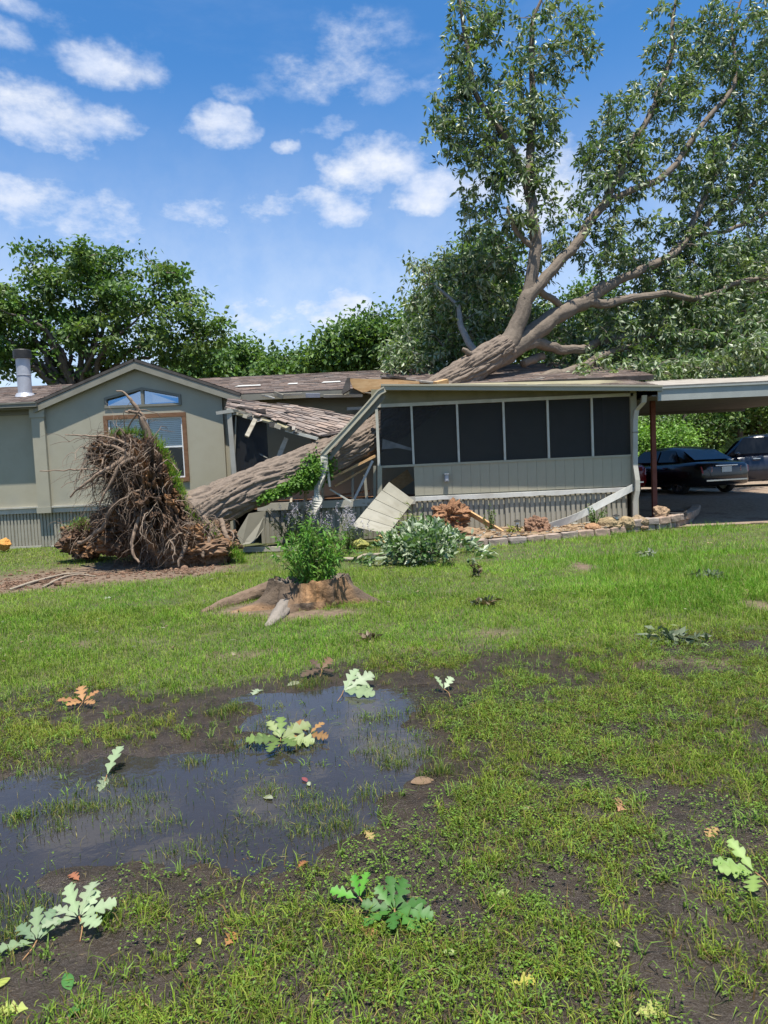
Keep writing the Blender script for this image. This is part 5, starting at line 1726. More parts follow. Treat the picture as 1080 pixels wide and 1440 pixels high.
OAK = [(.06, .115, .026), (.075, .135, .03), (.095, .15, .036), (.05, .095, .024), (.11, .16, .045)]
FAR = [(.085, .145, .032), (.07, .125, .032), (.11, .17, .042), (.06, .11, .03)]
YW = 31.0
bb = PY(118, 600, YW)
make_tree('oak_tree', 'broad spreading oak standing behind the gable roof and flue pipe', (bb[0], YW, 0),
          blob_px([(85, 372, 52, 28), (150, 368, 45, 24), (215, 385, 40, 26), (45, 410, 40, 26), (120, 415, 60, 34), (190, 425, 55, 34), (255, 405, 30, 24), (285, 450, 28, 22), (240, 455, 45, 28), (15, 440, 40, 28),
                   (70, 465, 60, 26), (150, 475, 60, 26), (265, 490, 45, 20), (200, 500, 50, 20), (-30, 430, 50, 50), (30, 505, 60, 26), (100, 512, 60, 20), (300, 470, 14, 14), (-60, 500, 50, 40)], YW, 2.2),
          430, 56, .23, .42, OAK, 5, .27, 24, flat=.5)
trees = [('pale_far_tree', 'small feathery tree peeking over the middle of the roof', 66, (338, 560), [(335, 505, 22, 16), (350, 498, 22, 14), (322, 515, 18, 12), (372, 515, 16, 12), (345, 525, 40, 14)], 120, .5, FAR, 6),
         ('bushy_far_tree', 'rounded dark bush tree beside the gap of open sky', 60, (398, 560), [(395, 518, 14, 10), (412, 512, 16, 10), (385, 528, 20, 8), (425, 522, 16, 12)], 90, .45, OAK, 7),
         ('woodland_tree', 'yellow green tree with drooping side rising beyond the torn roof deck', 44, (500, 560), [(470, 495, 26, 18), (505, 478, 30, 20), (540, 465, 30, 20), (450, 515, 26, 14), (495, 512, 40, 18), (545, 505, 40, 24), (435, 520, 14, 10)], 300, .34, FAR, 8),
         ('woodland_tree', 'tall tree directly behind the leaning trunk of the fallen oak', 36, (640, 560), [(600, 440, 30, 24), (650, 400, 40, 26), (690, 370, 34, 26), (640, 470, 50, 36), (700, 430, 40, 40), (580, 480, 30, 26), (730, 470, 40, 36), (665, 360, 26, 16)], 420, .28, OAK, 9),
         ('low_far_tree', 'low green tree showing between the oak crown and the small feathery tree', 58, (290, 560), [(285, 515, 26, 12), (305, 512, 16, 12), (275, 525, 30, 10)], 90, .45, OAK, 10),
         ('backing_tree', 'dark tree filling the gap right of the leaning trunk behind the roof', 33, (850, 600), [(800, 460, 50, 40), (860, 480, 60, 34), (800, 520, 50, 24), (880, 520, 60, 24), (835, 420, 30, 24)], 380, .19, OAK, 11),
         ('backing_tree', 'dense tree standing behind the carport and its black sedan', 34, (985, 640), [(940, 460, 50, 44), (1000, 440, 60, 50), (1050, 400, 50, 60), (960, 510, 60, 30), (1040, 490, 60, 40), (1090, 450, 60, 70), (1010, 540, 70, 30), (930, 560, 40, 24)], 600, .19, OAK, 12),
         ('backing_tree', 'shaded tree behind the dark sport utility car', 30, (1050, 650), [(1030, 560, 40, 30), (1070, 580, 40, 30), (1050, 610, 50, 24), (1100, 540, 50, 50), (1000, 590, 26, 24), (985, 610, 24, 24)], 320, .17, OAK, 13)]
for nm, lb, Yt, (bx, by), bl, ncl, lsz, cols, sd_ in trees:
    q = PY(bx, by, Yt)
    make_tree(nm, lb, (q[0], Yt, float(gz(q[0], Yt))), blob_px(bl, Yt, 1.6 + Yt * .02), ncl, 40 if lsz > .2 else 62, lsz, .2 + .002 * Yt, cols, sd_, .011 * Yt, 8)
# bright bushes beyond the carport, leaves down to the ground
for lb, Yt, bl, ncl, cols, sd_ in [
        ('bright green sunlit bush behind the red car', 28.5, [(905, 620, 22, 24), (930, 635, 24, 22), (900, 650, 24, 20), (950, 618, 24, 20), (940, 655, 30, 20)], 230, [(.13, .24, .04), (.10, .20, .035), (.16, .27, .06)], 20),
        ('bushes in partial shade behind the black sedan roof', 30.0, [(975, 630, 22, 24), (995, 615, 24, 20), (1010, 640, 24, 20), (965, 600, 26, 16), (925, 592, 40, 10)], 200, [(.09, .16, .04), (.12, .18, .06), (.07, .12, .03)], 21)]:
    q = PY(bl[0][0], 690, Yt)
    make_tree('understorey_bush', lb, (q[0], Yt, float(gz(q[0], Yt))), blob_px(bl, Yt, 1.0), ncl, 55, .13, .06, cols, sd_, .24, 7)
for i, (px, Yt, r_) in enumerate([(993, 32, .16), (968, 29.4, .12), (900, 33, .14), (1040, 29, .13)]):
    q = PY(px, 690, Yt)
    a = Acc(); g0 = float(gz(q[0], Yt))
    pth = spline([(q[0], Yt, g0 - .1), (q[0] + rng.normal(0, .1), Yt, g0 + 2), (q[0] + rng.normal(0, .2), Yt + .1, g0 + 4.2), (q[0] + rng.normal(0, .3), Yt + .2, g0 + 6)], 30)
    T_ = thing('bare_tree', ['tall bare trunk in the shade behind the black sedan', 'thin trunk between the bushes behind the black sedan', 'dark trunk seen past the brown carport post', 'slim trunk behind the dark sport utility car'][i], 'tree', pth[0])
    a.tube(pth, np.linspace(r_, r_ * .6, 30), 14, col=(.10, .085, .07), disp=bark_disp(.015, 3, 60 + i, 1.5))
    part('trunk', a, M['bark'], T_, smooth=True)
    a = Acc(); a.tube(spline([pth[14], pth[14] + (.4, .1, .5), pth[14] + (.9, .2, .8)], 8), np.linspace(.05, .015, 8), 6, col=(.10, .085, .07))
    part('limb', a, M['bark'], T_, smooth=True)
# far woodland edge that reads as one mass
lv = Acc()
for i in range(1200):
    x_ = rng.uniform(-55, 75); y_ = rng.uniform(62, 74)
    hgt = 5.2 + 3.0 * float(n2(np.array([x_]), np.array([0.]), .09, 3, 80)[0])
    c_ = np.array([x_, y_, rng.uniform(.3, hgt)])
    m = 20
    leaf_kites(lv, c_ + rng.normal(0, .7, (m, 3)), rng.normal(0, 1, (m, 3)), rng.normal(0, .6, (m, 3)) + np.array([0, -.2, .8]), rng.uniform(.5, .9, m), rng.uniform(.4, .6, m), np.array(OAK[rng.integers(0, 5)]) * rng.uniform(.8, 1.2, (m, 1)), .1)
part('far_woodland', lv, M['leaf_far'], label='far woodland edge behind the house', cat='woodland', kind='stuff')
# ================================================================ flower bed
bl_px = [(560, 783), (600, 776), (650, 771), (690, 768), (730, 765), (770, 761), (810, 757), (850, 753), (890, 749), (925, 745), (955, 740), (975, 733), (981, 724)]
bl_w = spline([PZ(x_, y_) for x_, y_ in bl_px], 400)
sl_ = np.concatenate([[0], np.cumsum(np.linalg.norm(np.diff(bl_w, axis=0), axis=1))])
BED_Z = .13
wall = thing('stone_edging', 'low curved edging wall of split concrete blocks along the flower bed', 'garden wall', bl_w[200])
bms = []
for s_ in range(4):
    v, q, t_ = sph(16, 10)
    # superellipsoid block with broken faces
    p_ = np.sign(v) * np.abs(v) ** .28
    p_ = p_ / np.abs(p_).max(0) * np.array([.19, .11, .075])
    p_ += (np.stack([fbm(p_ * 14 + s_ * 7 + k_, 3, k_) for k_ in range(3)], -1) - .5) * .03
    ac = Acc(); ac.add(p_, q, t_, col=np.array([.30, .235, .19]) * (.75 + .5 * fbm(p_ * 20 + s_, 3, 4)[:, None]) * (1 + np.array([.1, 0, -.08]) * (s_ - 1.5) * .5))
    me = ac.mesh('block'); me.materials.append(M['block']); bms.append(me)
s_ = .2
while s_ < sl_[-1]:
    j = np.searchsorted(sl_, s_); q = bl_w[min(j, 399)]; q2 = bl_w[min(j + 6, 399)]; q1 = bl_w[max(j - 6, 0)]
    ang = math.atan2(q2[1] - q1[1], q2[0] - q1[0])
    inn = np.array([-math.sin(ang), math.cos(ang), 0]) * .11
    part_at('block', bms[rng.integers(0, 4)], wall, (q[0] + inn[0], q[1] + inn[1], .06 + rng.uniform(-.006, .006)), (0, rng.normal(0, .02), ang + rng.normal(0, .03) + (math.pi if rng.random() < .5 else 0)))
    if s_ > 5.2:
        part_at('block', bms[rng.integers(0, 4)], wall, (q[0] + inn[0] * 1.3 + .12, q[1] + inn[1] * 1.3, .185 + rng.uniform(-.006, .006)), (0, rng.normal(0, .02), ang + rng.normal(0, .03)))
    s_ += .405
# soil inside the bed
ac = Acc(); n_ = 120; m_ = 24
us = np.linspace(0, .90, n_); rows = []
for u in us:
    q = bl_w[int(u * 399)]
    for v_ in np.linspace(0, 1, m_):
        yb = 15.62
        y_ = (q[1] + .1) * (1 - v_) + yb * v_
        y_ = max(y_, q[1] + .1)
        rows.append((q[0] * (1 - v_) + min(q[0], 6.1) * v_, y_, 0))
rows = np.array(rows)
rows[:, 2] = .09 + .10 * (n2(rows[:, 0], rows[:, 1], 2.2, 4, 61)) * 1.0
ac.add(rows, [[i * m_ + j, (i + 1) * m_ + j, (i + 1) * m_ + j + 1, i * m_ + j + 1] for i in range(n_ - 1) for j in range(m_ - 1)], col=np.array([.27, .19, .12]) * (.6 + .8 * n2(rows[:, 0], rows[:, 1], 6, 3, 62))[:, None])
part('bed_soil', ac, M['soil'], smooth=True, kind='structure')

# mulch and chips over the bed
ac = Acc()
for i in range(1500):
    r0 = rows[rng.integers(0, len(rows))] + np.array([rng.normal(0, .05), rng.normal(0, .05), .008])
    sz = rng.gamma(2, .009) + .008
    ac.box(r0, (sz * 1.8, sz * .8, sz * .5), np.array(Matrix.Rotation(rng.uniform(0, 6.28), 3, 'Z') @ Matrix.Rotation(rng.normal(0, .4), 3, 'X')), col=np.array([(.24, .15, .08), (.14, .085, .05), (.36, .27, .16), (.30, .29, .25)][rng.integers(0, 4)]) * rng.uniform(.6, 1.2))
part('bed_mulch', ac, M['soil'], None, False, 'wood chips and small stones strewn over the flower bed', 'mulch', kind='stuff')


def rock_mesh(acc, ctr, size, seed, col, ang=6, rough=.35, res=(64, 44), strat=0.0):
    v, q, t_ = sph(*res)
    r = np.random.default_rng(seed)
    dist = np.ones(len(v)) * 1.15
    for _ in range(ang * 2):
        nn = nrm(r.normal(0, 1, 3)); d_ = r.uniform(.62, 1.0)
        dt = v @ nn
        dist = np.minimum(dist, np.where(dt > .05, d_ / np.maximum(dt, .05), 9))
    dist = dist * (1 + rough * (fbm(v * 3 + seed, 4, seed) - .5) + .22 * rough * (fbm(v * 11 + seed, 3, seed + 2) - .5))
    p_ = v * dist[:, None]
    if strat:
        p_[:, :2] *= (1 + strat * (vnoise(np.stack([p_[:, 2] * 9 + seed, p_[:, 0] * 1.2, p_[:, 1] * 1.2], -1), seed + 4) - .5))[:, None]
    p_ = p_ * np.array(size)
    Rm = np.array(Matrix.Rotation(r.uniform(0, 6.28), 3, 'Z'))
    p_ = p_ @ Rm.T + np.array(ctr)
    cc = np.array(col) * (.6 + .8 * fbm(v * 4 + 2 + seed, 3, seed + 6)[:, None])
    acc.add(p_, q, t_, col=cc)


def rock(name, label, px, py_, Yr, size, seed, col, ang=6, rough=.35, strat=0.0, group=None):
    q = PY(px, py_, Yr)
    ac = Acc(); rock_mesh(ac, q, size, seed, col, ang, rough, strat=strat)
    return part(name, ac, M['rock'], None, False, label, 'rock', group)


RED = (.22, .115, .06)
rock('boulder', 'large rust red layered boulder standing against the porch skirting', 634, 728, 14.9, (.42, .34, .34), 3, RED, 5, 1.3, .5)
rock('boulder', 'flat cracked slabs of rust rock under the large red boulder', 640, 751, 14.75, (.38, .32, .16), 4, (.19, .105, .06), 5, .8, .5)
rock('boulder', 'brown rounded rock at the foot of the red boulder beside the leafy branch', 660, 757, 14.4, (.28, .25, .18), 5, (.26, .17, .10), 6, .5)
rock('boulder', 'upright reddish boulder between the tan board and the white strip', 754, 741, 14.45, (.27, .22, .25), 6, (.21, .12, .075), 5, .9)
rock('bed_rock', 'small pointed orange brown rock under the lower end of the white strip', 833, 745, 14.4, (.17, .15, .12), 8, (.30, .17, .09), 4, .3)
rock('bed_rock', 'squared tan rock beside the small pointed rock', 858, 737, 14.6, (.23, .16, .13), 9, (.27, .20, .11), 3, .3)
rock('bed_rock', 'tan block of rock left of the downspout foot', 881, 736, 14.6, (.15, .14, .14), 10, (.29, .215, .12), 3, .3)
rock('bed_rock', 'wedge shaped tan rock lying below the downspout', 899, 733, 14.8, (.17, .15, .13), 11, (.30, .22, .14), 3, .35)
rock('bed_rock', 'pitted tan rock at the foot of the brown carport post', 929, 722, 15.2, (.16, .14, .15), 12, (.31, .21, .13), 5, .6)
rock('bed_rock', 'small low rock at the end of the edging near the gravel', 905, 741, 14.7, (.10, .1, .06), 14, (.25, .17, .11), 4, .4)
rock('sandstone_rock', 'orange sandstone rock lying against the ribbed house skirting', 3, 765, 16.3, (.19, .15, .13), 13, (.50, .24, .06), 5, .4)
rock('yellow_stone', 'flat yellow stone slab below the leaning siding panel', 540, 757, 14.2, (.24, .16, .10), 15, (.42, .30, .12), 4, .3, .3)
rock('yellow_stone', 'mossy yellow green stone left of the leaning siding panel', 508, 764, 13.8, (.18, .15, .09), 16, (.25, .25, .07), 5, .4)

# debris leaning on and lying in the bed
pn = thing('siding_panel', 'torn off sheet of grooved grey siding leaning on the porch base', 'panel', PY(520, 745, 14.3))
p_top, p_rt, p_lf, p_bt = PY(547, 678, 15.35), PY(582, 704, 15.30), PY(494, 741, 14.35), PY(545, 752, 14.25)
nb = 5
for i in range(nb):
    u0, u1 = i / nb + .004, (i + 1) / nb - .004
    ac = Acc(); ac.slab([p_top * (1 - u0) + p_lf * u0, p_rt * (1 - u0) + p_bt * u0, p_rt * (1 - u1) + p_bt * u1, p_top * (1 - u1) + p_lf * u1], .014)
    part('siding_board', ac, M['fascia'], pn)
ac = Acc(); pts = spline([PY(889, 686, 15.3), PY(850, 706, 15.15), PY(810, 727, 14.95), PY(770, 741, 14.8)], 14)
vs_, qs = [], []
for i, q in enumerate(pts):
    tw_ = .25 * math.sin(i * .4)
    for sy, sz in ((-.015, -.075), (.015, -.075), (.015, .075), (-.015, .075)):
        vs_.append(q + np.array([0, sy + tw_ * sz, sz]))
for i in range(13):
    qs += [[i * 4 + j, i * 4 + (j + 1) % 4, i * 4 + 4 + (j + 1) % 4, i * 4 + 4 + j] for j in range(4)]
ac.add(vs_, qs, polys=[[0, 1, 2, 3], [52, 53, 54, 55]])
o = part('fallen_trim_strip', ac, M['white_trim'], None, False, 'long pale trim strip fallen aslant before the right skirting', 'trim board')
ac = Acc(); ac.beam(PY(655, 718, 15.2), PY(722, 758, 14.5), .05, .10, up=(0, -.3, 1))
part('loose_board', ac, M['wood_raw'], None, False, 'tan wooden board slanting down beside the red boulder', 'board')
ac = Acc(); ac.add([PY(332, 752, 14.9), PY(350, 722, 15.0), PY(374, 718, 15.2), PY(372, 742, 15.1), PY(356, 764, 14.8), PY(340, 766, 14.8)], polys=[[0, 1, 2, 3, 4, 5]])
ac2 = Acc(); ac2.slab(np.concatenate(ac.v), .02, (0, -1, .2))
part('fallen_sheet', ac2, M['siding_dark'], None, False, 'bent grey skirting sheet lying under the leaning trunk', 'panel')
for i, (x0, y0, x1, y1, Y0, lb) in enumerate([(340, 773, 421, 771, 13.9, 'weathered landscape timber on the grass under the trunk'), (376, 716, 396, 742, 15.1, 'short pale stick of lumber propped below the ivy'), (382, 782, 412, 786, 13.2, 'thin pale stick lying on the grass behind the shrub')]):
    ac = Acc(); q0, q1 = PY(x0, y0, Y0), PY(x1, y1, Y0); ac.beam(q0, q1, .09 if i == 0 else .05, .09 if i == 0 else .035)
    part('timber', ac, M['wood_old'], None, False, lb, 'timber')
# fallen bare branches
for rows, lb in [([(474, 788, 12.2, .035), (500, 787, 12.2, .03), (515, 782, 12.3, .03), (545, 781, 12.4, .025), (580, 783, 12.4, .015)], 'bare crooked branch lying on the lawn before the leafy branch'),
                 ([(15, 829, 10.4, .02), (50, 818, 10.7, .022), (90, 806, 11.0, .018), (120, 800, 11.2, .012)], 'long thin root lying across the bare soil'),
                 ([(60, 826, 10.3, .016), (88, 812, 10.7, .018), (112, 806, 11.0, .014), (135, 809, 11.0, .008)], 'short forked stick on the bare soil'),
                 ([(560, 787, 12.3, .014), (600, 790, 12.2, .012), (625, 784, 12.3, .008)], 'slim twig lying in front of the leafy branch')]:
    rw = []
    for x_, y_, Y_, r_ in rows:
        q = PZ(x_, y_, .03); rw.append((q[0], q[1], float(gz(q[0], q[1])) + r_ + .01, r_))
    s_ = spline(rw, 30)
    ac = Acc(); ac.tube(s_[:, :3], s_[:, 3], 8, col=(.30, .25, .19), disp=bark_disp(.006, 2, 5, 2))
    part('fallen_branch', ac, M['root'], None, True, lb, 'branch')

# leafy oak branch broken off, lying at the bed edge
LB = thing('leafy_branch', 'broken oak branch with pale upturned leaves lying at the bed edge', 'branch', PZ(600, 790))
lv, tw = Acc(), Acc()
for i in range(230):
    u = rng.random()
    c_ = PZ(rng.normal(600, 27) if u < .8 else rng.normal(585, 30), rng.normal(778, 7) if u < .8 else 795, 0)
    h_ = .46 * math.exp(-((c_[0] - PZ(598, 780)[0]) / .75) ** 2) * rng.random() + .05
    c_ = np.array([c_[0], c_[1] + rng.normal(0, .12), max(.05, float(gz(c_[0], c_[1])) + h_)])
    m = rng.integers(8, 15)
    ctr_ = PZ(600, 786)
    d_ = nrm(c_ - ctr_ + (0, 0, .2)) + rng.normal(0, .6, (m, 3)) + np.array([0, -.2, -.1])
    Lf = rng.uniform(.11, .19, m)
    leaf_kites(lv, c_ + rng.normal(0, .06, (m, 3)), d_, (rng.normal(0, .6, (m, 3)) + np.array([0, -.4, .5])) * (-1 if rng.random() < .5 else 1), Lf, Lf * .4, np.array([.07, .125, .04]) * rng.uniform(.7, 1.3, (m, 1)), .15, .1)
    if i % 3 == 0:
        tw.tube(spline([ctr_ + (0, 0, .06), (ctr_ + c_) / 2 + (0, 0, .06), c_], 6), np.linspace(.012, .004, 6), 5, col=(.2, .16, .12), cap=False)
part('foliage', lv, M['leaf'], LB, kind='stuff')
part('twigs', tw, M['bark'], LB)


# ================================================================ stump and shrubs
sb = PZ(432, 858)
SX, SY = sb[0], sb[1] + .35
stump = thing('tree_stump', 'wide weathered tree stump with spreading surface roots on the lawn', 'stump', (SX, SY, 0))
ac = Acc(); nu, nv = 150, 46
th = np.linspace(0, 6.283185, nu, endpoint=False)
lobes = [(-2.75, .8, .20), (-1.9, .55, .15), (-.15, .5, .2), (.9, .3, .3), (2.4, .3, .3)]
vv, cc = [], []
for i in range(nv):
    f = i / (nv - 1)
    z = .31 * (1 - f ** 1.3)
    fl = f ** 3.2
    r_ = .40 + .05 * f
    rad = np.full(nu, r_)
    for a0, am, wd in lobes:
        dth = (th - a0 + math.pi) % (2 * math.pi) - math.pi
        rad = rad + am * fl * np.exp(-(dth / (wd * .8)) ** 2) * .6
    P = np.stack([SX + np.cos(th) * rad * 1.12, SY + np.sin(th) * rad * .85, np.full(nu, z)], -1)
    nz = fbm(np.stack([np.cos(th) * 5, np.sin(th) * 5, np.full(nu, z * 3)], -1), 4, 44)
    ridge = 1 - np.abs(2 * fbm(np.stack([np.cos(th) * 9, np.sin(th) * 9, np.full(nu, z * 1.5)], -1), 2, 45) - 1)
    P[:, :2] += (np.stack([np.cos(th), np.sin(th)], -1)) * ((nz - .5) * .16 - .06 * ridge ** 3)[:, None]
    # roots rise along the lobes
    rise = 0
    for a0, am, wd in lobes[:4]:
        dth = (th - a0 + math.pi) % (2 * math.pi) - math.pi
        rise = rise + .05 * fl * np.exp(-(dth / wd) ** 2) * (am > .4) * (1 - f)
    P[:, 2] = np.maximum(P[:, 2] * (.85 + .35 * nz) + rise, -.03 if f > .97 else -.01)
    P[:, 2] += gz(P[:, 0], P[:, 1])
    vv.append(P)
    hue = sstep(.5, .62, fbm(np.stack([np.cos(th) * 2.2, np.sin(th) * 2.2, np.full(nu, z * 4)], -1), 3, 46))[:, None]
    fr_ = np.exp(-(((th - 4.9 + math.pi) % (2 * math.pi) - math.pi) / .42) ** 2)[:, None] * (f < .8)
    hue = np.maximum(hue * .5, fr_)
    cc.append(np.array([.115, .085, .062]) * (1 - hue) + hue * np.array([.33, .19, .095]))
V = np.concatenate(vv); q = []
for i in range(nv - 1):
    j = np.arange(nu); j2 = (j + 1) % nu
    q.append(np.stack([i * nu + j, (i + 1) * nu + j, (i + 1) * nu + j2, i * nu + j2], -1))
ac.add(V, np.concatenate(q), col=np.concatenate(cc))
part('stump_body', ac, M['bark'], stump, smooth=True)
ac = Acc()
rings = 9
for i in range(rings):
    f = i / (rings - 1)
    P = vv[0] * (1 - f) + np.array([SX, SY, 0]) * f
    P[:, 2] = vv[0][:, 2] * (1 - f) + (.17) * f - .05 * math.sin(math.pi * min(f * 1.6, 1)) + .03 * (fbm(P * 9, 3, 48) - .5) - .002
    if i == 0: P = vv[0] + (0, 0, .001)
    ac.add(P, col=np.array([.17, .14, .115]) * (.6 + .8 * fbm(P * 12, 3, 49)[:, None]))
q = []
for i in range(rings - 1):
    j = np.arange(nu); j2 = (j + 1) % nu
    q.append(np.stack([i * nu + j, i * nu + j2, (i + 1) * nu + j2, (i + 1) * nu + j], -1))
ac.q = [np.concatenate(q)]
part('cut_top', ac, M['bark'], stump, smooth=True)
for rows, c_ in [([(425, 815, .06, .09), (402, 850, .05, .085), (390, 868, .01, .075), (376, 884, -.03, .05)], (.22, .19, .16)),
                 ([(385, 826, .13, .10), (352, 838, .05, .09), (320, 850, .01, .075), (285, 864, -.03, .05)], (.17, .12, .085)),
                 ([(470, 822, .05, .08), (500, 842, .02, .06), (518, 850, -.02, .04)], (.13, .095, .07)),
                 ]:
    rw = []
    for x_, y_, z_, r_ in rows:
        p_ = PZ(x_, y_, z_); rw.append((*p_, r_))
    s_ = spline(rw, 40)
    ac = Acc(); ac.tube(s_[:, :3], s_[:, 3], 22, col=c_, disp=bark_disp(.02, 3, 77, 2.5))
    part('root', ac, M['bark'], stump, smooth=True)


def shrub(name, label, base, n_st, hgt, spread, leaf_l, leaf_w, cols, seed, per=26, bend=.3, flower=None, cat='shrub', lmat='grass', start=.1):
    r = np.random.default_rng(seed)
    root = thing(name, label, cat, base)
    base = np.array(base, float)
    st, lv, fl = Acc(), Acc(), Acc()
    cols = np.array(cols)
    for i in range(n_st):
        an = r.uniform(0, 6.283); rr_ = spread * math.sqrt(r.random()); h_ = hgt * r.uniform(.55, 1.05) * (1 - .35 * rr_ / spread)
        e = base + np.array([math.cos(an) * rr_, math.sin(an) * rr_, h_])
        b0 = base + np.array([math.cos(an), math.sin(an), 0]) * rr_ * .18
        pth = spline([b0, b0 * .5 + e * .5 + np.array([0, 0, bend * .2 * h_]) + r.normal(0, .02, 3), e], 12)
        st.tube(pth, np.linspace(.007, .002, 12), 4, col=(.12, .15, .05), cap=False)
        u = r.uniform(start, 1, per)
        P = np.stack([np.interp(u, np.linspace(0, 1, 12), pth[:, k_]) for k_ in range(3)], -1)
        out = r.normal(0, 1, (per, 3)) + np.array([math.cos(an), math.sin(an), .2]) * .6
        cc_ = cols[r.integers(0, len(cols), per)] * r.uniform(.75, 1.25, (per, 1))
        ll = leaf_l * r.uniform(.6, 1.2, per)
        leaf_kites(lv, P, out, r.normal(0, .5, (per, 3)) + np.array([0, 0, .9]), ll, ll * leaf_w, cc_, .12, .15)
        if flower is not None and r.random() < flower[0]:
            sp_f = spline([e, e + np.array([r.normal(0, .03), r.normal(0, .03), .10]), e + np.array([r.normal(0, .06), r.normal(0, .06), .2])], 6)
            for q_ in sp_f:
                m = 9
                leaf_kites(fl, q_ + r.normal(0, .012, (m, 3)), r.normal(0, 1, (m, 3)), r.normal(0, 1, (m, 3)), .022, .014, np.array(flower[1]) * r.uniform(.7, 1.3, (m, 1)), .1)
    part('stems', st, M['grass'], root)
    part('leaves', lv, M[lmat], root, kind='stuff')
    if fl.n: part('flower_spikes', fl, M['leaf_near'], root, kind='stuff')
    return root


shrub('stump_shrub', 'bright green leafy shrub sprouting from the top of the stump', (PY(440, 812, SY)[0], SY - .02, .20), 70, .92, .50, .09, .28, [(.10, .235, .03), (.13, .27, .045), (.08, .19, .025), (.17, .28, .07)], 3, 34, start=.12)
q = PZ(415, 772)
shrub('flowering_bush', 'bush with faded lavender flower spikes beside the trunk behind the stump shrub', (q[0], q[1] + .1, .02), 40, .95, .60, .10, .25, [(.12, .19, .05), (.10, .16, .045), (.17, .21, .09)], 4, 16, flower=(.9, (.62, .57, .66)))
q = PZ(490, 778)
shrub('flowering_bush', 'second bush with faded lavender spikes before the pale base band', (q[0], q[1] + .2, .05), 30, .8, .50, .09, .25, [(.13, .18, .06), (.16, .2, .09)], 5, 12, flower=(.9, (.60, .55, .64)))
q = PY(580, 752, 14.1)
shrub('iris_clump', 'yellow green iris leaves standing behind the broken leafy branch', (q[0], 14.1, .08), 26, .75, .24, .20, .10, [(.30, .34, .10), (.24, .30, .09)], 6, 5, start=.3)
q = PY(689, 752, 14.8)
shrub('rose_cane', 'thin upright rose canes growing against the porch skirting', (q[0], 14.8, .1), 12, .66, .20, .05, .5, [(.11, .17, .05), (.14, .2, .06)], 7, 22)
q = PY(838, 738, 15.0)
shrub('rose_cane', 'leafy rose growing through the fallen white trim strip', (q[0], 15.05, .1), 16, .62, .26, .055, .5, [(.11, .2, .05), (.15, .24, .07)], 8, 26)
q = PY(722, 752, 14.3)
shrub('small_bed_plant', 'small yellow flowering plant beside the garden light and upright boulder', (q[0], 14.3, .1), 16, .22, .16, .06, .4, [(.2, .26, .06), (.4, .36, .08)], 9, 14)
q = PZ(450, 770)
shrub('creeping_plant', 'low creeping green plant behind the stump shrub', (q[0], q[1] + .1, .0), 40, .34, .75, .07, .5, [(.11, .19, .04), (.17, .23, .05), (.09, .16, .03)], 10, 16)
# wilted leaf bunches lying on the lawn
for i, (x_, y_, n_, sp_s, hh, cols, lb) in enumerate([
        (683, 852, 14, .16, .10, [(.10, .12, .07), (.2, .14, .08)], 'wilted weed clump with brown leaves on the mid lawn'),
        (668, 812, 7, .05, .24, [(.12, .14, .07), (.18, .12, .07)], 'upright dark weed stalk on the lawn before the flower bed'),
        (998, 813, 20, .34, .10, [(.10, .14, .08), (.14, .17, .11)], 'dark grey green leaf bunch lying in the longer grass'),
        (945, 901, 20, .34, .06, [(.12, .16, .09), (.22, .26, .16)], 'row of grey green oak leaves dropped on the lawn'),
        (910, 785, 10, .12, .16, [(.4, .42, .34), (.3, .33, .24)], 'pale seed head weed in the longer grass'),
        (520, 902, 8, .12, .05, [(.20, .15, .09), (.14, .16, .07)], 'small brown leaf scrap at the edge of the lawn')]):
    q = PZ(x_, y_)
    shrub('wilted_leaves', lb, (q[0], q[1], float(gz(q[0], q[1])) - .01), n_, hh, sp_s, .10, .42, cols, 30 + i, 7, cat='leaves', lmat='leaf_near')

# garden lights and hose reel bits
for i, (x_, y_, Yg, lb) in enumerate([(728, 750, 14.3, 'small black garden light between rose canes and upright boulder'), (867, 742, 14.5, 'small black garden light among the tan rocks')]):
    q = PY(x_, y_, Yg)
    gl_t = thing('garden_light', lb, 'lamp', (q[0], Yg, .1))
    ac = Acc(); ac.tube([(q[0], Yg, .02), (q[0], Yg, .30)], .012, 8); part('stake', ac, M['metal_black'], gl_t)
    ac = Acc(); ac.tube([(q[0], Yg, .30), (q[0], Yg, .36)], .035, 12); part('lens', ac, M['lamp_clear'], gl_t)
    ac = Acc(); ac.tube([(q[0], Yg, .36), (q[0], Yg, .37), (q[0], Yg, .40)], [.07, .07, .01], 14); part('cap', ac, M['metal_black'], gl_t)
ac = Acc(); q = PY(952, 722, 15.6)
ang_ = np.linspace(0, 6.283 * 3, 70)
ac.tube(np.stack([q[0] + np.cos(ang_) * .2, 15.6 + np.sin(ang_) * .14, .2 + ang_ * .006 + .03 * np.sin(ang_)], -1), .018, 7)
part('garden_hose', ac, M['metal_black'], None, True, 'black garden hose coiled at the end of the edging', 'hose')


# clods around the crater
ac = Acc()
for i in range(1300):
    b_ = SOIL[rng.integers(0, 4)]
    x_ = b_[0] + rng.normal(0, .42) * b_[2]; y_ = b_[1] + rng.normal(0, .5) * b_[3]
    s_ = rng.gamma(2, .005) + .005
    v, q, t_ = sph(5, 4)
    p_ = v * (1 + 1.1 * (fbm(v * 2 + i, 2, i % 50) - .5))[:, None] * s_ * np.array([1.2, 1, .75]) + np.array([x_, y_, float(gz(x_, y_)) + s_ * .4])
    ac.add(p_, q, t_, col=np.array([.17, .105, .07]) * rng.uniform(.6, 1.4))
part('soil_clods', ac, M['soil'], None, False, 'loose clods of soil scattered by the uprooted tree', 'soil', kind='stuff')


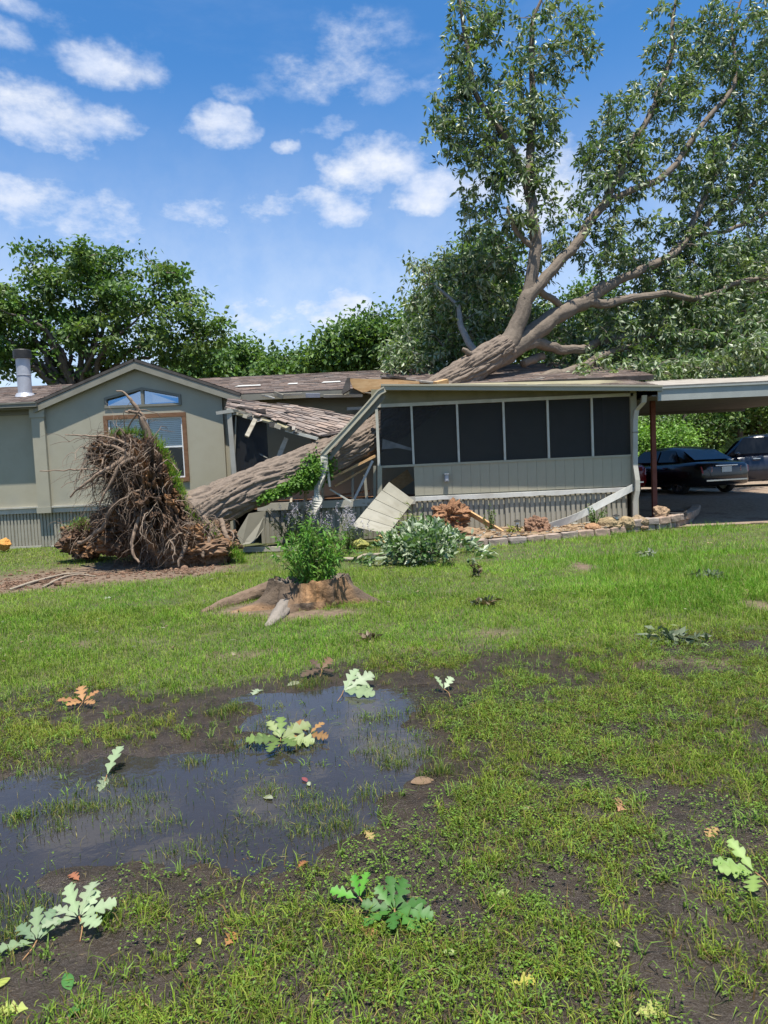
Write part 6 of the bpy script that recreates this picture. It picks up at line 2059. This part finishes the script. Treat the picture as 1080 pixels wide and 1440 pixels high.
# ================================================================ fallen leaves in the foreground
def oak_leaf(acc, base, d, up, L, W, col, curl=.25, lobes=4, seed=0):
    """one lobed leaf with midrib fold"""
    r = np.random.default_rng(seed)
    d = nrm(d); s = nrm(np.cross(d, up)); n_ = np.cross(s, d)
    if lobes > 1:
        tt = np.array([0, .10, .18, .25, .31, .36, .41, .48, .56, .61, .645, .70, .77, .83, .86, .91, .96, 1.0])
        ww = np.array([.03, .08, .22, .33, .27, .13, .16, .36, .47, .38, .17, .22, .42, .36, .19, .26, .2, .02])
        t_ = np.clip(tt + np.concatenate([[0], r.normal(0, .008, len(tt) - 2), [0]]), 0, 1)
        w = ww * W * r.uniform(.85, 1.15, len(tt))
    else:
        t_ = np.linspace(0, 1, 14)
        w = W * .5 * np.sin(np.pi * np.clip(t_ * .94 + .03, 0, 1)) ** .8
    m = len(t_)
    w2 = w * (r.uniform(.88, 1.12, m) if lobes > 1 else 1)
    mid = base + np.outer(t_ * L, d) + np.outer(-curl * L * t_ ** 2 * .6, n_)
    lf = mid + np.outer(w, s) + np.outer(w * .25 - curl * w * w / W, n_) + np.outer(w * .28, d)
    rt = mid - np.outer(w2, s) + np.outer(w2 * .25 - curl * w2 * w2 / W, n_) + np.outer(w2 * .28, d)
    v = np.concatenate([mid, lf, rt])
    q = [[i, m + i, m + i + 1, i + 1] for i in range(m - 1)] + [[i, i + 1, 2 * m + i + 1, 2 * m + i] for i in range(m - 1)]
    cv = np.array(col) * (1 + .12 * (fbm(v * 40, 2, seed) - .5))[:, None]
    cv[:m] = np.array(col) * 1.25
    acc.add(v, q, col=cv)


def sprig(label, px, py_, leaves, size, cols, seed, lift=.03, name='oak_sprig', fan=(0, 6.28), stem=(.3, .17, .08)):
    r = np.random.default_rng(seed)
    q = PZ(px, py_); z0 = max(float(gz(q[0], q[1])), WATER_Z)
    base = np.array([q[0], q[1], z0 + lift * .6])
    root = thing(name, label, 'leaves', (q[0], q[1], z0))
    ac = Acc(); e = base + np.array([r.normal(0, .02), -.09 * size / .12, -lift * .5])
    ac.tube(spline([base + (0, 0, .006), base * .5 + e * .5 + (0.01, 0, .01), e], 8), np.linspace(.003, .002, 8), 6, col=stem)
    part('stem', ac, M['root'], root, smooth=True)
    for i in range(leaves):
        an = fan[0] + (fan[1] - fan[0]) * (i + .5) / leaves + r.normal(0, .12)
        el_ = r.uniform(.08, .32) + .5 * max(0, math.sin(an))
        d_ = np.array([math.cos(an) * math.cos(el_), math.sin(an) * math.cos(el_), math.sin(el_)])
        ac = Acc(); L = size * r.uniform(.75, 1.15)
        oak_leaf(ac, base + d_ * .012, d_, np.array([r.normal(0, .35), r.normal(0, .35) - .2, 1.0]), L, L * r.uniform(.50, .62), np.array(cols[r.integers(0, len(cols))]) * r.uniform(.85, 1.15), r.uniform(.15, .5), 3, seed * 31 + i)
        part('leaf', ac, M['leaf_near'], root, smooth=True)
    return root


PALE = [(.34, .44, .24), (.30, .40, .20), (.38, .46, .28)]
sprig('pale green lobed oak sprig lying leaf side up beside the dark mud', 112, 1300, 7, .125, PALE, 3, .05, fan=(-.7, 3.9))
sprig('darker half sunken oak sprig touching the pale lobed sprig', 52, 1325, 5, .11, [(.16, .24, .13), (.24, .33, .17)], 4, .02, fan=(.3, 3.8))
sprig('glossy dark green leafy sprig with one bright leaf in the wet grass', 555, 1288, 9, .12, [(.06, .17, .03), (.05, .14, .025), (.09, .24, .04)], 5, .035)
sprig('bright green rounded leaf pair standing over a brown curled leaf', 506, 1274, 3, .10, [(.10, .36, .03), (.12, .34, .04)], 6, .05, fan=(.6, 3.2))
sprig('light green oak sprig at the right side of the wet ground', 1062, 1238, 4, .15, [(.26, .38, .10), (.20, .32, .08)], 7, .03, fan=(1.6, 4.6))
sprig('pale oak sprig with a long stalk at the far shore of the puddle', 483, 972, 4, .22, PALE, 8, .03, fan=(-.6, 1.2))
sprig('bunch of green and brown oak leaves rising from the puddle', 395, 1043, 9, .17, [(.16, .24, .06), (.12, .19, .05), (.26, .32, .12)], 9, .06)
sprig('tan dead oak leaves beside the green bunch in the puddle', 435, 1034, 4, .13, [(.42, .24, .09), (.36, .2, .08)], 10, .04)
sprig('orange tan dead leaf cluster on the far mud of the puddle', 117, 990, 5, .15, [(.45, .24, .10), (.38, .19, .08)], 11, .04)
sprig('dark brown dead leaf bunch on the mud near the long stalked sprig', 452, 945, 4, .17, [(.12, .08, .05), (.2, .12, .07)], 12, .04)
sprig('pale grey green leaf standing alone right of the puddle', 624, 972, 2, .14, PALE, 13, .05, fan=(.8, 2.4))
sprig('small pale sprig in the puddle beside a tussock', 150, 1088, 2, .16, PALE, 14, .01)
# single dropped leaves: picture x, y, length, colour, round?
SING = [(325, 1323, .075, (.40, .20, .07), 4, 'torn orange brown oak leaf on the dark mud'), (280, 1328, .04, (.42, .46, .10), 0, 'small round yellow green leaf on the dark mud'),
        (520, 1306, .11, (.38, .22, .09), 0, 'curled tan leaf below the bright green leaf pair'), (632, 1345, .045, (.34, .40, .14), 0, 'pale oval leaf in the grass right of the glossy sprig'),
        (462, 1403, .022, (.50, .22, .08), 0, 'tiny orange leaf scrap near the glossy sprig'), (708, 1258, .055, (.30, .40, .10), 0, 'light green oval leaf on bare wet mud'),
        (875, 1138, .12, (.44, .24, .13), 4, 'pinkish tan oak leaf among the weeds'), (1003, 1170, .09, (.45, .28, .12), 4, 'tan torn leaf caught in the grass'),
        (736, 1383, .07, (.46, .40, .08), 3, 'yellow lobed leaf in the near grass'), (95, 1382, .075, (.08, .22, .05), 0, 'dark green broad leaf half under shallow water'),
        (108, 1420, .07, (.07, .20, .05), 0, 'dark green leaf in the lower muddy water'), (20, 1424, .08, (.42, .48, .12), 3, 'yellow green leaf with stalk at the muddy corner'),
        (3, 1385, .06, (.42, .48, .10), 0, 'bright yellow green leaf beside the shallow water'), (595, 1098, .12, (.26, .17, .10), 0, 'flat brown leaf on the puddle shore'),
        (425, 1211, .06, (.36, .15, .06), 3, 'rust brown leaf among the puddle tussocks'), (518, 1172, .07, (.42, .3, .12), 4, 'tan leaf on the mud right of the puddle'),
        (428, 1093, .05, (.28, .08, .08), 0, 'small dark red leaf floating on the puddle'), (434, 1099, .045, (.40, .44, .28), 0, 'small pale leaf floating beside the dark red one'),
        (105, 1232, .07, (.40, .16, .08), 3, 'orange red leaf among the tussocks left of the puddle'), (377, 1118, .07, (.34, .36, .24), 0, 'slim pale leaf floating on open water'),
        (413, 960, .12, (.30, .32, .20), 0, 'long pale leaf on the far puddle edge'), (360, 970, .14, (.36, .42, .26), 3, 'pale lobed leaf on the far brown water'),
        (1000, 683, .05, (.3, .3, .2), 0, ''), (865, 1335, .04, (.46, .44, .16), 0, 'pale yellow leaf in the near right grass'),
        (915, 1432, .09, (.40, .42, .12), 3, 'yellow green leaf in the lower right grass'), (740, 1140, .05, (.36, .42, .24), 0, 'pale leaf tip standing in the weeds'),
        (270, 870, .13, (.42, .34, .26), 0, 'pale dry leaf on the bright lawn'), (1000, 765, .16, (.46, .36, .20), 0, 'dry tan palm like leaf on the lawn near the gravel'), (150, 843, .13, (.5, .5, .42), 3, 'whitish leaf on the lawn below the bare soil'),
        (330, 920, .10, (.36, .3, .2), 0, 'dry leaf at the shaded edge of the lawn')]
for i, (x_, y_, L, c_, lb_n, lb) in enumerate(SING):
    if not lb: continue
    q = PZ(x_, y_); z0 = max(float(gz(q[0], q[1])), WATER_Z) + .012
    ac = Acc(); an = rng.uniform(0, 6.28)
    d_ = np.array([math.cos(an), math.sin(an), rng.uniform(.0, .3)])
    if lb_n:
        oak_leaf(ac, np.array([q[0], q[1], z0]) - d_ * L * .5, d_, (rng.normal(0, .2), -.25, 1), L, L * .7, c_, .35, lb_n, 200 + i)
    else:
        oak_leaf(ac, np.array([q[0], q[1], z0]) - d_ * L * .5, d_, (rng.normal(0, .2), -.25, 1), L, L * .5, c_, .3, 1, 200 + i)
    part('fallen_leaf', ac, M['leaf_near'], None, True, lb, 'leaf')
